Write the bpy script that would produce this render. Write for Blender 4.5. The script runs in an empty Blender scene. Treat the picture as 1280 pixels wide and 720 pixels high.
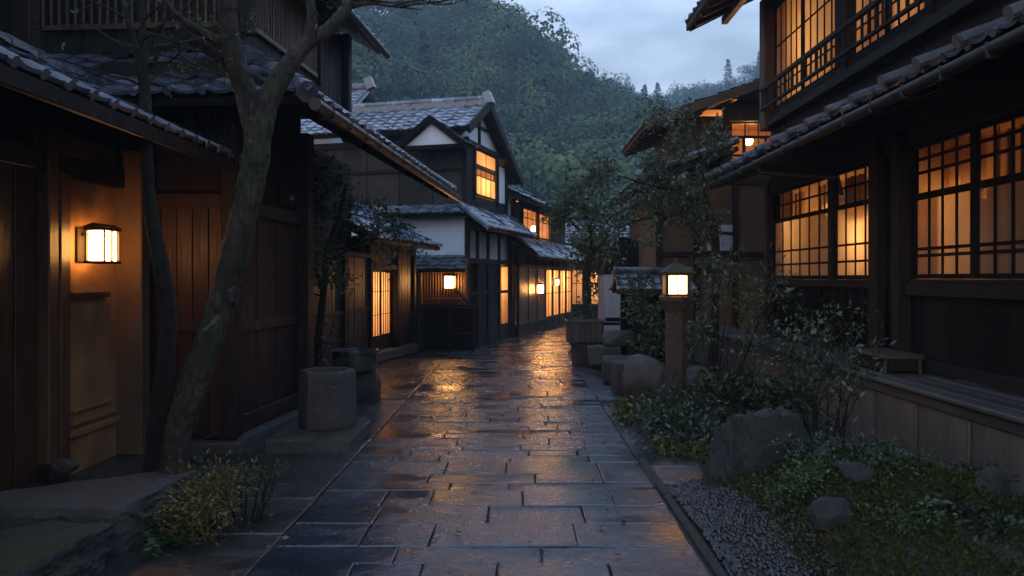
import bpy, bmesh, math, random
import numpy as np
from mathutils import Vector, Matrix, noise as mnoise

scene = bpy.context.scene
COL = scene.collection
R = math.radians
V = Vector

# ------------------------------------------------------------------ helpers
def link(o, parent=None):
    COL.objects.link(o)
    if parent is not None:
        o.parent = parent
    return o

def tag(o, label=None, cat=None, group=None, kind=None):
    if label: o['label'] = label
    if cat: o['category'] = cat
    if group: o['group'] = group
    if kind: o['kind'] = kind
    return o

def thing(name, label, cat, loc=(0, 0, 0), rz=0.0, group=None):
    o = bpy.data.objects.new(name, None)
    o.empty_display_size = 0.2
    o.location = loc
    o.rotation_euler = (0, 0, rz)
    link(o)
    return tag(o, label, cat, group)

def copy_tree(o, parent=None):
    c = o.copy()
    COL.objects.link(c)
    c.parent = parent
    for ch in list(o.children):
        copy_tree(ch, c)
    return c

class MB:
    def __init__(s):
        s.v = []; s.f = []
    def add(s, vs, fs):
        o = len(s.v)
        s.v.extend([tuple(v) for v in vs])
        s.f.extend([tuple(i + o for i in f) for f in fs])
    def obox(s, o, ex, ey, ez, c=0.006):
        """box spanned from corner o by three vectors, chamfered edges"""
        o, ex, ey, ez = V(o), V(ex), V(ey), V(ez)
        if ex.cross(ey).dot(ez) < 0:
            ex, ey = ey, ex
        L = (ex.length, ey.length, ez.length)
        c = min(c, 0.3 * min(L))
        E = (ex / L[0], ey / L[1], ez / L[2])
        vs = []; idx = {}
        for i in (0, 1):
            for j in (0, 1):
                for k in (0, 1):
                    b = (i, j, k)
                    for a in range(3):
                        p = V(o)
                        for d in range(3):
                            t = L[d] if b[d] else 0.0
                            if d != a:
                                t += -c if b[d] else c
                            p = p + E[d] * t
                        idx[(b, a)] = len(vs); vs.append(p)
        fs = []
        for a in range(3):
            d1, d2 = (a + 1) % 3, (a + 2) % 3
            for side in (0, 1):
                q = []
                for (m, n) in ((0, 0), (1, 0), (1, 1), (0, 1)):
                    b = [0, 0, 0]; b[a] = side; b[d1] = m; b[d2] = n
                    q.append(idx[(tuple(b), a)])
                fs.append(q if side else q[::-1])
        for a in range(3):       # edges parallel to axis a
            d1, d2 = (a + 1) % 3, (a + 2) % 3
            for m in (0, 1):
                for n in (0, 1):
                    b0 = [0, 0, 0]; b0[d1] = m; b0[d2] = n
                    b1 = list(b0); b1[a] = 1
                    b0, b1 = tuple(b0), tuple(b1)
                    q = [idx[(b0, d1)], idx[(b1, d1)], idx[(b1, d2)], idx[(b0, d2)]]
                    fs.append(q[::-1] if (m == n) else q)
        for b in [(i, j, k) for i in (0, 1) for j in (0, 1) for k in (0, 1)]:
            q = [idx[(b, 0)], idx[(b, 1)], idx[(b, 2)]]
            fs.append(q if (sum(b) % 2) else q[::-1])
        s.add(vs, fs)
    def box(s, x0, x1, y0, y1, z0, z1, c=0.006):
        s.obox((x0, y0, z0), (x1 - x0, 0, 0), (0, y1 - y0, 0), (0, 0, z1 - z0), c)
    def bar(s, a, b, w, h, c=0.005, up=(0, 0, 1)):
        a, b = V(a), V(b)
        d = b - a
        u = V(up)
        side = d.cross(u)
        if side.length < 1e-5:
            u = V((1, 0, 0)); side = d.cross(u)
        side.normalize()
        u2 = side.cross(d).normalized()
        s.obox(a - side * w / 2 - u2 * h / 2, d, side * w, u2 * h, c)
    def tube(s, pts, radii, n=10, jit=0.0, seed=0):
        pts = [V(p) for p in pts]
        if not hasattr(radii, '__len__'):
            radii = [radii] * len(pts)
        vs = []; fs = []
        ref = V((0.31, 0.17, 0.93))
        t0 = (pts[1] - pts[0]).normalized()
        x = ref - t0 * ref.dot(t0)
        if x.length < 0.1:
            x = V((1, 0, 0)) - t0 * t0.x
        x.normalize()
        for i, p in enumerate(pts):
            t = (pts[min(i + 1, len(pts) - 1)] - pts[max(i - 1, 0)]).normalized()
            x = (x - t * x.dot(t)).normalized()
            y = t.cross(x)
            for k in range(n):
                a = 2 * math.pi * k / n
                d = x * math.cos(a) + y * math.sin(a)
                r = radii[i]
                if jit:
                    q = p + d * r
                    r *= 1 + jit * (mnoise.noise(q * 9 + V((seed, 0, 0))) + 0.7 * mnoise.noise(q * 22 + V((0, seed, 0))) + 0.6 * mnoise.noise(V((q.x * 60, q.y * 60, q.z * 24))))
                vs.append(p + d * r)
        for i in range(len(pts) - 1):
            for k in range(n):
                a = i * n + k; b = i * n + (k + 1) % n
                fs.append((a, b, b + n, a + n))
        fs.append(tuple(range(n))[::-1])
        fs.append(tuple((len(pts) - 1) * n + k for k in range(n)))
        s.add(vs, fs)
    def lathe(s, prof, n=20, at=(0, 0, 0), rot=0.0, sx=1.0, sy=1.0):
        at = V(at); vs = []; fs = []
        for (r, z) in prof:
            for k in range(n):
                a = 2 * math.pi * k / n + rot
                vs.append(at + V((r * math.cos(a) * sx, r * math.sin(a) * sy, z)))
        for i in range(len(prof) - 1):
            for k in range(n):
                a = i * n + k; b = i * n + (k + 1) % n
                fs.append((a, b, b + n, a + n))
        fs.append(tuple(range(n))[::-1])
        fs.append(tuple((len(prof) - 1) * n + k for k in range(n)))
        s.add(vs, fs)
    def prism(s, poly, d):
        """polygon of 3-D points pushed along d"""
        n = len(poly); d = V(d)
        poly = [V(p) for p in poly]
        nrm = (poly[1] - poly[0]).cross(poly[2] - poly[0])
        if nrm.dot(d) > 0:
            poly = poly[::-1]
        vs = poly + [p + d for p in poly]
        fs = [tuple(range(n)), tuple(range(2 * n - 1, n - 1, -1))]
        for k in range(n):
            fs.append((k, k + n, (k + 1) % n + n, (k + 1) % n))
        s.add(vs, fs)
    def quad(s, a, b, c, d):
        s.add([a, b, c, d], [(0, 1, 2, 3)])
    def build(s, name, mat, parent=None, smooth=False):
        me = bpy.data.meshes.new(name)
        me.from_pydata(s.v, [], s.f)
        if smooth:
            me.polygons.foreach_set('use_smooth', [True] * len(me.polygons))
        me.materials.append(mat)
        me.update()
        return link(bpy.data.objects.new(name, me), parent)

def build_np(name, verts, faces, mat, parent=None, smooth=False):
    verts = np.asarray(verts, dtype=np.float32); faces = np.asarray(faces, dtype=np.int32)
    k = faces.shape[1]
    me = bpy.data.meshes.new(name)
    me.vertices.add(len(verts)); me.vertices.foreach_set('co', verts.ravel())
    me.loops.add(faces.size); me.loops.foreach_set('vertex_index', faces.ravel())
    me.polygons.add(len(faces))
    me.polygons.foreach_set('loop_start', np.arange(0, faces.size, k, dtype=np.int32))
    me.polygons.foreach_set('loop_total', np.full(len(faces), k, dtype=np.int32))
    if smooth:
        me.polygons.foreach_set('use_smooth', np.ones(len(faces), dtype=bool))
    me.materials.append(mat)
    me.update(calc_edges=True); me.validate()
    return link(bpy.data.objects.new(name, me), parent)

def smooth_path(pts, n=6):
    """Catmull-Rom through points (any tuple length)"""
    P = [np.array(p, dtype=float) for p in pts]
    out = []
    for i in range(len(P) - 1):
        p0 = P[max(i - 1, 0)]; p1 = P[i]; p2 = P[i + 1]; p3 = P[min(i + 2, len(P) - 1)]
        for k in range(n):
            t = k / n
            out.append(0.5 * ((2 * p1) + (-p0 + p2) * t + (2 * p0 - 5 * p1 + 4 * p2 - p3) * t * t + (-p0 + 3 * p1 - 3 * p2 + p3) * t ** 3))
    out.append(P[-1])
    return out

# ------------------------------------------------------------------ materials
def new_mat(name):
    m = bpy.data.materials.new(name); m.use_nodes = True
    nt = m.node_tree; nt.nodes.clear()
    out = nt.nodes.new('ShaderNodeOutputMaterial')
    return m, nt, out

def N(nt, typ, **kw):
    n = nt.nodes.new(typ)
    for k, v in kw.items():
        if k.startswith('i_'):
            n.inputs[k[2:].replace('_', ' ')].default_value = v
        else:
            setattr(n, k, v)
    return n

def c4(c):
    return (c[0], c[1], c[2], 1.0)

def ramp(nt, src, stops):
    r = nt.nodes.new('ShaderNodeValToRGB')
    el = r.color_ramp.elements
    while len(el) < len(stops):
        el.new(0.5)
    for e, (p, c) in zip(el, stops):
        e.position = p
        e.color = c4(c) if hasattr(c, '__len__') else (c, c, c, 1)
    nt.links.new(src, r.inputs[0])
    return r.outputs[0]

def noise_tex(nt, scale=5.0, detail=4.0, stretch=None, rough=0.55, distort=0.0, coord='Object'):
    tc = nt.nodes.new('ShaderNodeTexCoord')
    src = tc.outputs[coord]
    if stretch:
        mp = nt.nodes.new('ShaderNodeMapping')
        mp.inputs['Scale'].default_value = stretch
        nt.links.new(src, mp.inputs['Vector']); src = mp.outputs[0]
    n = nt.nodes.new('ShaderNodeTexNoise')
    n.inputs['Scale'].default_value = scale
    n.inputs['Detail'].default_value = detail
    n.inputs['Roughness'].default_value = rough
    n.inputs['Distortion'].default_value = distort
    nt.links.new(src, n.inputs['Vector'])
    return n.outputs['Fac']

def mixc(nt, fac, a, b, mode='MIX'):
    m = nt.nodes.new('ShaderNodeMix'); m.data_type = 'RGBA'; m.blend_type = mode
    for sock, val in ((m.inputs[0], fac), (m.inputs[6], a), (m.inputs[7], b)):
        if hasattr(val, 'is_linked') or hasattr(val, 'node'):
            nt.links.new(val, sock)
        elif hasattr(val, '__len__'):
            sock.default_value = c4(val)
        else:
            sock.default_value = val
    return m.outputs[2]

def island(nt, lo, hi):
    g = nt.nodes.new('ShaderNodeNewGeometry')
    return ramp(nt, g.outputs['Random Per Island'], [(0.0, lo), (1.0, hi)])

def finish(nt, out, color, rough, bumpsrc=None, bdist=0.01, bstr=0.6, spec=0.5, metal=0.0, extra=None):
    p = nt.nodes.new('ShaderNodeBsdfPrincipled')
    for sock, val in ((p.inputs['Base Color'], color), (p.inputs['Roughness'], rough)):
        if hasattr(val, 'node'):
            nt.links.new(val, sock)
        elif hasattr(val, '__len__'):
            sock.default_value = c4(val)
        else:
            sock.default_value = val
    p.inputs['Specular IOR Level'].default_value = spec
    p.inputs['Metallic'].default_value = metal
    if bumpsrc is not None:
        b = nt.nodes.new('ShaderNodeBump')
        b.inputs['Distance'].default_value = bdist
        b.inputs['Strength'].default_value = bstr
        nt.links.new(bumpsrc, b.inputs['Height'])
        nt.links.new(b.outputs[0], p.inputs['Normal'])
    nt.links.new(p.outputs[0], out.inputs['Surface'])
    return p

def m_wood(name, c1, c2, rough=(0.45, 0.75), grain=(9, 9, 0.7), iso=(0.65, 1.25), spec=0.4, bump=0.006):
    m, nt, out = new_mat(name)
    n1 = noise_tex(nt, 3.0, 6.0, grain, 0.65, 0.4)
    n2 = noise_tex(nt, 1.1, 3.0)
    c = ramp(nt, n1, [(0.3, c1), (0.7, c2)])
    c = mixc(nt, ramp(nt, n2, [(0.35, 0.0), (0.75, 0.55)]), c, [x * 0.45 for x in c1])
    c = mixc(nt, 1.0, c, island(nt, iso[0], iso[1]), 'MULTIPLY')
    finish(nt, out, c, ramp(nt, n1, [(0.3, rough[1]), (0.75, rough[0])]), n1, bump, 0.7, spec)
    return m

def m_noise(name, c1, c2, scale=6.0, rough=(0.6, 0.9), bump=0.01, bscale=None, spec=0.4, detail=6.0, iso=None, coord='Object'):
    m, nt, out = new_mat(name)
    n1 = noise_tex(nt, scale, detail, coord=coord)
    c = ramp(nt, n1, [(0.3, c1), (0.72, c2)])
    if iso:
        c = mixc(nt, 1.0, c, island(nt, iso[0], iso[1]), 'MULTIPLY')
    nb = noise_tex(nt, bscale or scale * 4, 6.0, coord=coord)
    finish(nt, out, c, ramp(nt, n1, [(0.3, rough[0]), (0.7, rough[1])]), nb, bump, 0.7, spec)
    return m

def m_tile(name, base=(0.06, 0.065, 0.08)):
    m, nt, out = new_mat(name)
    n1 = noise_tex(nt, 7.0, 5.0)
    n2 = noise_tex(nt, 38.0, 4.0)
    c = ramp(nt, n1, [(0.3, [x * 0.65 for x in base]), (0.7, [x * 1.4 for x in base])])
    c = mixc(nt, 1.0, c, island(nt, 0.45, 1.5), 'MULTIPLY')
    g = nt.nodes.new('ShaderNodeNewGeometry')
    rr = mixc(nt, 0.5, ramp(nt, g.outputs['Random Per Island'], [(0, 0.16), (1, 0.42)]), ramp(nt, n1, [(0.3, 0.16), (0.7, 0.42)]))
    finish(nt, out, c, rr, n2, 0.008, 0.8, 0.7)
    return m

def m_stone(name, c1, c2, moss=0.0, scale=5.0, rough=(0.45, 0.85), mosscol=(0.03, 0.045, 0.012)):
    m, nt, out = new_mat(name)
    n1 = noise_tex(nt, scale, 8.0, rough=0.65)
    n2 = noise_tex(nt, scale * 7, 6.0, rough=0.7)
    n3 = noise_tex(nt, scale * 0.7, 4.0)
    c = ramp(nt, n1, [(0.3, c1), (0.72, c2)])
    c = mixc(nt, ramp(nt, n2, [(0.45, 0.0), (0.75, 0.5)]), c, [x * 1.5 for x in c2])
    if moss > 0:
        g = nt.nodes.new('ShaderNodeNewGeometry')
        sx = nt.nodes.new('ShaderNodeSeparateXYZ'); nt.links.new(g.outputs['Normal'], sx.inputs[0])
        ad = nt.nodes.new('ShaderNodeMath'); ad.operation = 'MULTIPLY_ADD'
        nt.links.new(sx.outputs['Z'], ad.inputs[0]); ad.inputs[1].default_value = 0.25
        nt.links.new(n3, ad.inputs[2])
        f = ramp(nt, ad.outputs[0], [(0.75 - 0.3 * moss, 0.0), (0.9 - 0.3 * moss, 1.0)])
        c = mixc(nt, f, c, mosscol)
    finish(nt, out, c, ramp(nt, n1, [(0.3, rough[0]), (0.7, rough[1])]), n2, 0.05, 0.9, 0.4)
    return m

def m_leaf(name, c1, c2, rough=0.42, spec=0.45, trans=0.25):
    m, nt, out = new_mat(name)
    g = nt.nodes.new('ShaderNodeNewGeometry')
    c = ramp(nt, g.outputs['Random Per Island'], [(0.0, c1), (0.6, c2), (1.0, [x * 1.35 for x in c2])])
    n1 = noise_tex(nt, 1.3, 3.0)
    c = mixc(nt, ramp(nt, n1, [(0.35, 0.0), (0.7, 0.6)]), c, [x * 0.55 for x in c1])
    p = finish(nt, out, c, rough, spec=spec)
    t = nt.nodes.new('ShaderNodeBsdfTranslucent'); nt.links.new(c, t.inputs[0])
    mx = nt.nodes.new('ShaderNodeMixShader'); mx.inputs[0].default_value = trans
    nt.links.new(p.outputs[0], mx.inputs[1]); nt.links.new(t.outputs[0], mx.inputs[2])
    nt.links.new(mx.outputs[0], out.inputs['Surface'])
    return m

def m_emit(name, col, s):
    m, nt, out = new_mat(name)
    n1 = noise_tex(nt, 9.0, 2.0)
    c = mixc(nt, ramp(nt, n1, [(0.3, 0.0), (0.7, 0.25)]), col, [col[0], col[1] * 0.8, col[2] * 0.6])
    e = nt.nodes.new('ShaderNodeEmission'); e.inputs[1].default_value = s
    nt.links.new(c, e.inputs[0]); nt.links.new(e.outputs[0], out.inputs['Surface'])
    return m

def m_paper(name, col, clear=0.2):
    m, nt, out = new_mat(name)
    n1 = noise_tex(nt, 2.2, 3.0)
    c = ramp(nt, n1, [(0.3, [x * 0.75 for x in col]), (0.7, col)])
    t = nt.nodes.new('ShaderNodeBsdfTranslucent'); nt.links.new(c, t.inputs[0])
    d = nt.nodes.new('ShaderNodeBsdfDiffuse'); nt.links.new(c, d.inputs[0])
    m1 = nt.nodes.new('ShaderNodeMixShader'); m1.inputs[0].default_value = 0.3
    nt.links.new(t.outputs[0], m1.inputs[1]); nt.links.new(d.outputs[0], m1.inputs[2])
    tr = nt.nodes.new('ShaderNodeBsdfTransparent'); tr.inputs[0].default_value = (1, 0.9, 0.75, 1)
    m2 = nt.nodes.new('ShaderNodeMixShader'); m2.inputs[0].default_value = clear
    nt.links.new(m1.outputs[0], m2.inputs[1]); nt.links.new(tr.outputs[0], m2.inputs[2])
    nt.links.new(m2.outputs[0], out.inputs['Surface'])
    return m

def m_glass(name):
    m, nt, out = new_mat(name)
    n1 = noise_tex(nt, 3.0, 2.0)
    tr = nt.nodes.new('ShaderNodeBsdfTransparent')
    nt.links.new(ramp(nt, n1, [(0.3, (0.75, 0.68, 0.56)), (0.7, (0.9, 0.84, 0.74))]), tr.inputs[0])
    g = nt.nodes.new('ShaderNodeBsdfGlossy'); g.inputs['Roughness'].default_value = 0.06
    fr = nt.nodes.new('ShaderNodeFresnel'); fr.inputs[0].default_value = 1.3
    mx = nt.nodes.new('ShaderNodeMixShader')
    nt.links.new(fr.outputs[0], mx.inputs[0])
    nt.links.new(tr.outputs[0], mx.inputs[1]); nt.links.new(g.outputs[0], mx.inputs[2])
    nt.links.new(mx.outputs[0], out.inputs['Surface'])
    return m

def m_paving(name, dark, light, wetness=0.5):
    m, nt, out = new_mat(name)
    n1 = noise_tex(nt, 2.6, 8.0, rough=0.65)
    n2 = noise_tex(nt, 30.0, 5.0, rough=0.62)
    n2b = noise_tex(nt, 7.0, 5.0, rough=0.6)
    n3 = noise_tex(nt, 0.85, 5.0, (0.8, 1.35, 1.0), 0.6, 0.5)
    c = ramp(nt, n1, [(0.3, dark), (0.72, light)])
    c = mixc(nt, ramp(nt, n2, [(0.5, 0.0), (0.8, 0.45)]), c, [x * 1.9 for x in light])
    g = nt.nodes.new('ShaderNodeNewGeometry')
    c = mixc(nt, 1.0, c, island(nt, 0.55, 1.45), 'MULTIPLY')
    # wet film: a mask of puddles plus a different sheen for each slab
    mv = nt.nodes.new('ShaderNodeMath'); mv.operation = 'MULTIPLY_ADD'
    nt.links.new(g.outputs['Random Per Island'], mv.inputs[0]); mv.inputs[1].default_value = 0.07
    nt.links.new(n3, mv.inputs[2])
    wet = ramp(nt, mv.outputs[0], [(0.57 - 0.1 * wetness, 0.0), (0.7 - 0.1 * wetness, 1.0)])
    rough = mixc(nt, wet, ramp(nt, n2b, [(0.3, 0.14), (0.7, 0.32)]), (0.12, 0.12, 0.12))
    c = mixc(nt, wet, c, mixc(nt, 1.0, c, (0.5, 0.5, 0.52), 'MULTIPLY'))
    h = nt.nodes.new('ShaderNodeMath'); h.operation = 'MULTIPLY_ADD'
    nt.links.new(n2b, h.inputs[0]); h.inputs[1].default_value = 1.4
    nt.links.new(n2, h.inputs[2])
    p = finish(nt, out, c, rough, spec=0.9)
    b = nt.nodes.new('ShaderNodeBump'); b.inputs['Distance'].default_value = 0.0115
    nt.links.new(h.outputs[0], b.inputs['Height'])
    nt.links.new(ramp(nt, wet, [(0.0, 0.85), (1.0, 0.3)]), b.inputs['Strength'])
    nt.links.new(b.outputs[0], p.inputs['Normal'])
    return m

def m_bark(name, c1, c2, lichen=(0.17, 0.2, 0.16), moss=(0.035, 0.05, 0.012), amount=0.5):
    m, nt, out = new_mat(name)
    n1 = noise_tex(nt, 5.0, 8.0, (1.6, 1.6, 0.55), 0.7, 0.6)
    n2 = noise_tex(nt, 4.5, 6.0, None, 0.65, 1.2)
    n3 = noise_tex(nt, 2.2, 5.0, None, 0.6)
    nb = noise_tex(nt, 24.0, 7.0, (1.4, 1.4, 0.5), 0.75, 0.4)
    c = ramp(nt, n1, [(0.32, c1), (0.7, c2)])
    c = mixc(nt, ramp(nt, n3, [(0.5, 0.0), (0.62, amount)]), c, moss)
    c = mixc(nt, ramp(nt, n2, [(0.6, 0.0), (0.66, amount)]), c, lichen)
    c = mixc(nt, 1.0, c, ramp(nt, nb, [(0.36, 0.3), (0.52, 1.0), (0.68, 1.5)]), 'MULTIPLY')
    finish(nt, out, c, 0.75, nb, 0.05, 1.0, 0.3)
    return m

M = {}
M['wood_black'] = m_wood('wood black', (0.005, 0.004, 0.0032), (0.014, 0.01, 0.007), rough=(0.6, 0.85), spec=0.1)
M['wood_dark'] = m_wood('wood dark', (0.011, 0.007, 0.0045), (0.028, 0.017, 0.0105), rough=(0.5, 0.8), spec=0.22)
M['wood_red'] = m_wood('wood red brown', (0.02, 0.0075, 0.0045), (0.046, 0.0175, 0.0105), rough=(0.35, 0.65), spec=0.25)
M['wood_brown'] = m_wood('wood brown', (0.055, 0.027, 0.012), (0.13, 0.064, 0.028), rough=(0.3, 0.6))
M['wood_mid'] = m_wood('wood mid brown', (0.028, 0.022, 0.018), (0.07, 0.054, 0.042), rough=(0.5, 0.8), spec=0.25)
M['wood_front'] = m_wood('wood old plank', (0.026, 0.012, 0.0056), (0.078, 0.036, 0.0155), rough=(0.28, 0.6), iso=(0.5, 1.3), spec=0.3)
M['wood_grey'] = m_wood('wood weathered grey', (0.035, 0.03, 0.026), (0.1, 0.087, 0.075), grain=(9, 0.7, 9))
M['wood_panel'] = m_wood('wood retaining panel', (0.08, 0.064, 0.048), (0.18, 0.147, 0.113), grain=(3, 3, 0.5), iso=(0.8, 1.2))
M['wood_beam'] = m_wood('wood beam along', (0.009, 0.0062, 0.0045), (0.025, 0.017, 0.012), grain=(9, 0.6, 9), rough=(0.5, 0.8), spec=0.2)
M['tile'] = m_tile('roof tile')
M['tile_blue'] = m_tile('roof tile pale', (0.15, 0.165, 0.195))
M['plaster'] = m_noise('white plaster', (0.62, 0.62, 0.62), (0.78, 0.78, 0.77), 2.0, (0.8, 0.95), 0.004)
M['plaster_pale'] = m_noise('grey plaster', (0.28, 0.29, 0.31), (0.42, 0.43, 0.45), 2.0, (0.8, 0.95), 0.004)
M['clay'] = m_noise('ochre clay plaster', (0.16, 0.08, 0.032), (0.33, 0.17, 0.068), 3.0, (0.8, 0.95), 0.012, 20.0)
M['brown_wall'] = m_noise('brown plaster', (0.07, 0.04, 0.021), (0.13, 0.074, 0.037), 2.5, (0.75, 0.95), 0.01, 16.0)
M['inner'] = m_noise('interior plaster', (0.34, 0.22, 0.125), (0.5, 0.34, 0.2), 1.5, (0.8, 0.95), 0.003)
M['paving'] = m_paving('wet paving', (0.013, 0.016, 0.022), (0.034, 0.04, 0.052), 0.75)
M['apron'] = m_paving('damp paving', (0.02, 0.02, 0.02), (0.05, 0.047, 0.044), 0.3)
M['grout'] = m_noise('wet grout', (0.008, 0.008, 0.008), (0.02, 0.019, 0.018), 9.0, (0.5, 0.8), 0.01, 40.0)
M['earth'] = m_noise('earth', (0.018, 0.015, 0.01), (0.045, 0.037, 0.026), 4.0, (0.6, 0.95), 0.03, 18.0)
M['hill'] = m_noise('hill earth', (0.015, 0.02, 0.01), (0.03, 0.04, 0.02), 0.2, (0.8, 0.95), 0.3, 1.0)
M['stone'] = m_stone('grey stone', (0.018, 0.0175, 0.0165), (0.055, 0.053, 0.05), 0.3)
M['stone_pale'] = m_stone('pale stone', (0.04, 0.039, 0.036), (0.11, 0.107, 0.1), 0.3)
M['stone_cut'] = m_stone('cut stone', (0.034, 0.032, 0.029), (0.09, 0.085, 0.078), 0.0, 4.0)
M['stone_moss'] = m_stone('mossy stone', (0.02, 0.0195, 0.018), (0.055, 0.053, 0.049), 0.15, 4.0)
M['stone_lantern'] = m_stone('lantern stone', (0.03, 0.019, 0.012), (0.085, 0.054, 0.034), 0.05, 3.0)
M['gravel'] = m_noise('gravel', (0.008, 0.008, 0.0082), (0.034, 0.032, 0.03), 14.0, (0.25, 0.6), 0.004, 60.0, 0.6, iso=(0.4, 1.6))
M['bark'] = m_bark('mossy bark', (0.018, 0.014, 0.01), (0.085, 0.066, 0.047), amount=0.7)
M['bark_dark'] = m_bark('dark bark', (0.009, 0.007, 0.005), (0.03, 0.022, 0.016), amount=0.25)
M['leaf'] = m_leaf('leaf', (0.022, 0.045, 0.014), (0.07, 0.11, 0.036))
M['leaf_dark'] = m_leaf('leaf dark', (0.014, 0.028, 0.013), (0.04, 0.065, 0.03))
M['leaf_blue'] = m_leaf('leaf grey green', (0.02, 0.037, 0.02), (0.058, 0.088, 0.048), 0.36, 0.55)
M['leaf_silver'] = m_leaf('leaf silver green', (0.032, 0.055, 0.032), (0.095, 0.135, 0.078), 0.34, 0.55)
M['leaf_yellow'] = m_leaf('leaf yellow green', (0.05, 0.06, 0.012), (0.12, 0.125, 0.03))
M['leaf_gold_lit'] = m_leaf('leaf gold with warm light', (0.055, 0.05, 0.012), (0.19, 0.14, 0.034))  # gold tone carries the shrub's warm lamplight, painted into the leaf colour
M['leaf_forest'] = m_leaf('leaf forest', (0.022, 0.042, 0.016), (0.06, 0.095, 0.036), 0.7, 0.2, 0.1)
def m_forest(name):
    m, nt, out = new_mat(name)
    g = nt.nodes.new('ShaderNodeNewGeometry')
    n1 = noise_tex(nt, 0.11, 3.0)
    n2 = noise_tex(nt, 0.3, 2.0)
    c = ramp(nt, n1, [(0.36, (0.032, 0.064, 0.038)), (0.5, (0.06, 0.105, 0.05)), (0.64, (0.11, 0.165, 0.07))])
    c = mixc(nt, ramp(nt, n2, [(0.35, 0.0), (0.7, 0.6)]), c, (0.022, 0.045, 0.02))
    c = mixc(nt, 1.0, c, island(nt, 0.75, 1.25), 'MULTIPLY')
    finish(nt, out, c, 0.8, spec=0.15)
    return m
M['leaf_forest'] = m_forest('leaf forest canopy')
M['moss'] = m_leaf('moss', (0.02, 0.026, 0.004), (0.058, 0.062, 0.011), 0.7, 0.2)
M['metal'] = m_noise('dark iron', (0.008, 0.007, 0.006), (0.02, 0.018, 0.016), 12.0, (0.45, 0.7), 0.002)
M['gutter'] = m_noise('gutter copper brown', (0.018, 0.012, 0.008), (0.045, 0.028, 0.018), 6.0, (0.3, 0.55), 0.002)
M['tub'] = m_noise('glazed tub', (0.02, 0.026, 0.026), (0.045, 0.055, 0.052), 5.0, (0.15, 0.4), 0.003)
M['water'] = m_noise('still water', (0.006, 0.007, 0.008), (0.01, 0.011, 0.012), 3.0, (0.02, 0.04), 0.001)
M['lamp'] = m_emit('lamp paper', (1.0, 0.46, 0.13), 22.0)
M['lamp_stone'] = m_emit('stone lantern paper', (1.0, 0.46, 0.13), 4.2)
M['lamp_near'] = m_emit('wall lamp paper', (1.0, 0.45, 0.12), 9.0)
M['bulb'] = m_emit('lamp globe', (1.0, 0.6, 0.24), 6.0)
M['paper'] = m_paper('shoji paper', (0.82, 0.65, 0.42), 0.22)
M['paper_dim'] = m_paper('shoji paper brown', (0.56, 0.42, 0.26), 0.06)
M['glass'] = m_glass('window glass')
M['curtain'] = m_paper('curtain cloth', (0.4, 0.25, 0.13), 0.03)
M['shade'] = m_paper('lamp shade paper', (0.8, 0.6, 0.35), 0.1)
M['mark'] = m_noise('pale lettering', (0.5, 0.5, 0.48), (0.6, 0.6, 0.58), 6.0)

# ------------------------------------------------------------------ building blocks
def tiles(mb, e0, e1, t1, t0, tw=0.26, ch=0.24, amp=0.03, step=0.03, S=6, seed=1, caps=True):
    amp *= 0.5; step *= 0.8
    """a slope of pan tiles between eave e0-e1 and top t0-t1, each tile its own little curved piece"""
    rng = random.Random(seed)
    e0, e1, t1, t0 = V(e0), V(e1), V(t1), V(t0)
    Le = (e1 - e0).length
    U = (e1 - e0) / Le
    sl = (t0 - e0) - U * (t0 - e0).dot(U)
    L = sl.length
    Vv = sl / L
    Nn = U.cross(Vv)
    if Nn.z < 0: Nn = -Nn
    aT = (t0 - e0).dot(U); bT = (t1 - e0).dot(U)
    umin = min(0, aT); umax = max(Le, bT)
    nc = max(1, round((umax - umin) / tw)); w = (umax - umin) / nc
    nr = max(1, round(L / ch)); h = L / nr
    flip = U.cross(Vv).z < 0
    for r in range(nr):
        v0 = r * h; v1 = min(L, (r + 1.12) * h)
        f0, f1 = v0 / L, v1 / L
        lo0, hi0 = aT * f0, Le + (bT - Le) * f0
        lo1, hi1 = aT * f1, Le + (bT - Le) * f1
        for c in range(nc):
            ua = umin + c * w; ub = ua + w
            if ub < min(lo0, lo1) + 0.02 or ua > max(hi0, hi1) - 0.02:
                continue
            dz = rng.uniform(-0.007, 0.007); du = rng.uniform(-0.008, 0.008); dv = rng.uniform(-0.012, 0.012)
            tlt = rng.uniform(-0.022, 0.022)
            vs = []; fs = []
            for k in range(S + 1):
                t = k / S
                u = ua + du + w * t
                hh = amp * (0.5 + 0.5 * math.cos(2 * math.pi * t)) ** 1.4 * 1.6 + dz + tlt * (t - 0.5)
                u0 = min(max(u, lo0), hi0); u1 = min(max(u, lo1), hi1)
                vs.append(e0 + U * u0 + Vv * (v0 + dv) + Nn * (hh + step - 0.026))
                vs.append(e0 + U * u0 + Vv * (v0 + dv) + Nn * (hh + step))
                vs.append(e0 + U * u1 + Vv * v1 + Nn * hh)
            for k in range(S):
                a = 3 * k; b = 3 * (k + 1)
                q1 = (a, b, b + 1, a + 1); q2 = (a + 1, b + 1, b + 2, a + 2)
                if flip: q1, q2 = q1[::-1], q2[::-1]
                fs += [q1, q2]
            mb.add(vs, fs)
    if caps:
        for c in range(nc + 1):
            u = umin + c * w
            if u < -0.01 or u > Le + 0.01: continue
            p = e0 + U * u + Nn * (amp * 0.9 + step * 0.4)
            mb.tube([p - Vv * 0.015, p + Vv * 0.1], 0.036, 8)

def ridge(mb, a, b, r=0.08, seg=0.3):
    a, b = V(a), V(b)
    n = max(1, round((b - a).length / seg))
    for i in range(n):
        p = a.lerp(b, i / n); q = a.lerp(b, (i + 1.06) / n)
        mb.tube([p, q], [r * 1.06, r * 0.93], 8)

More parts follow.
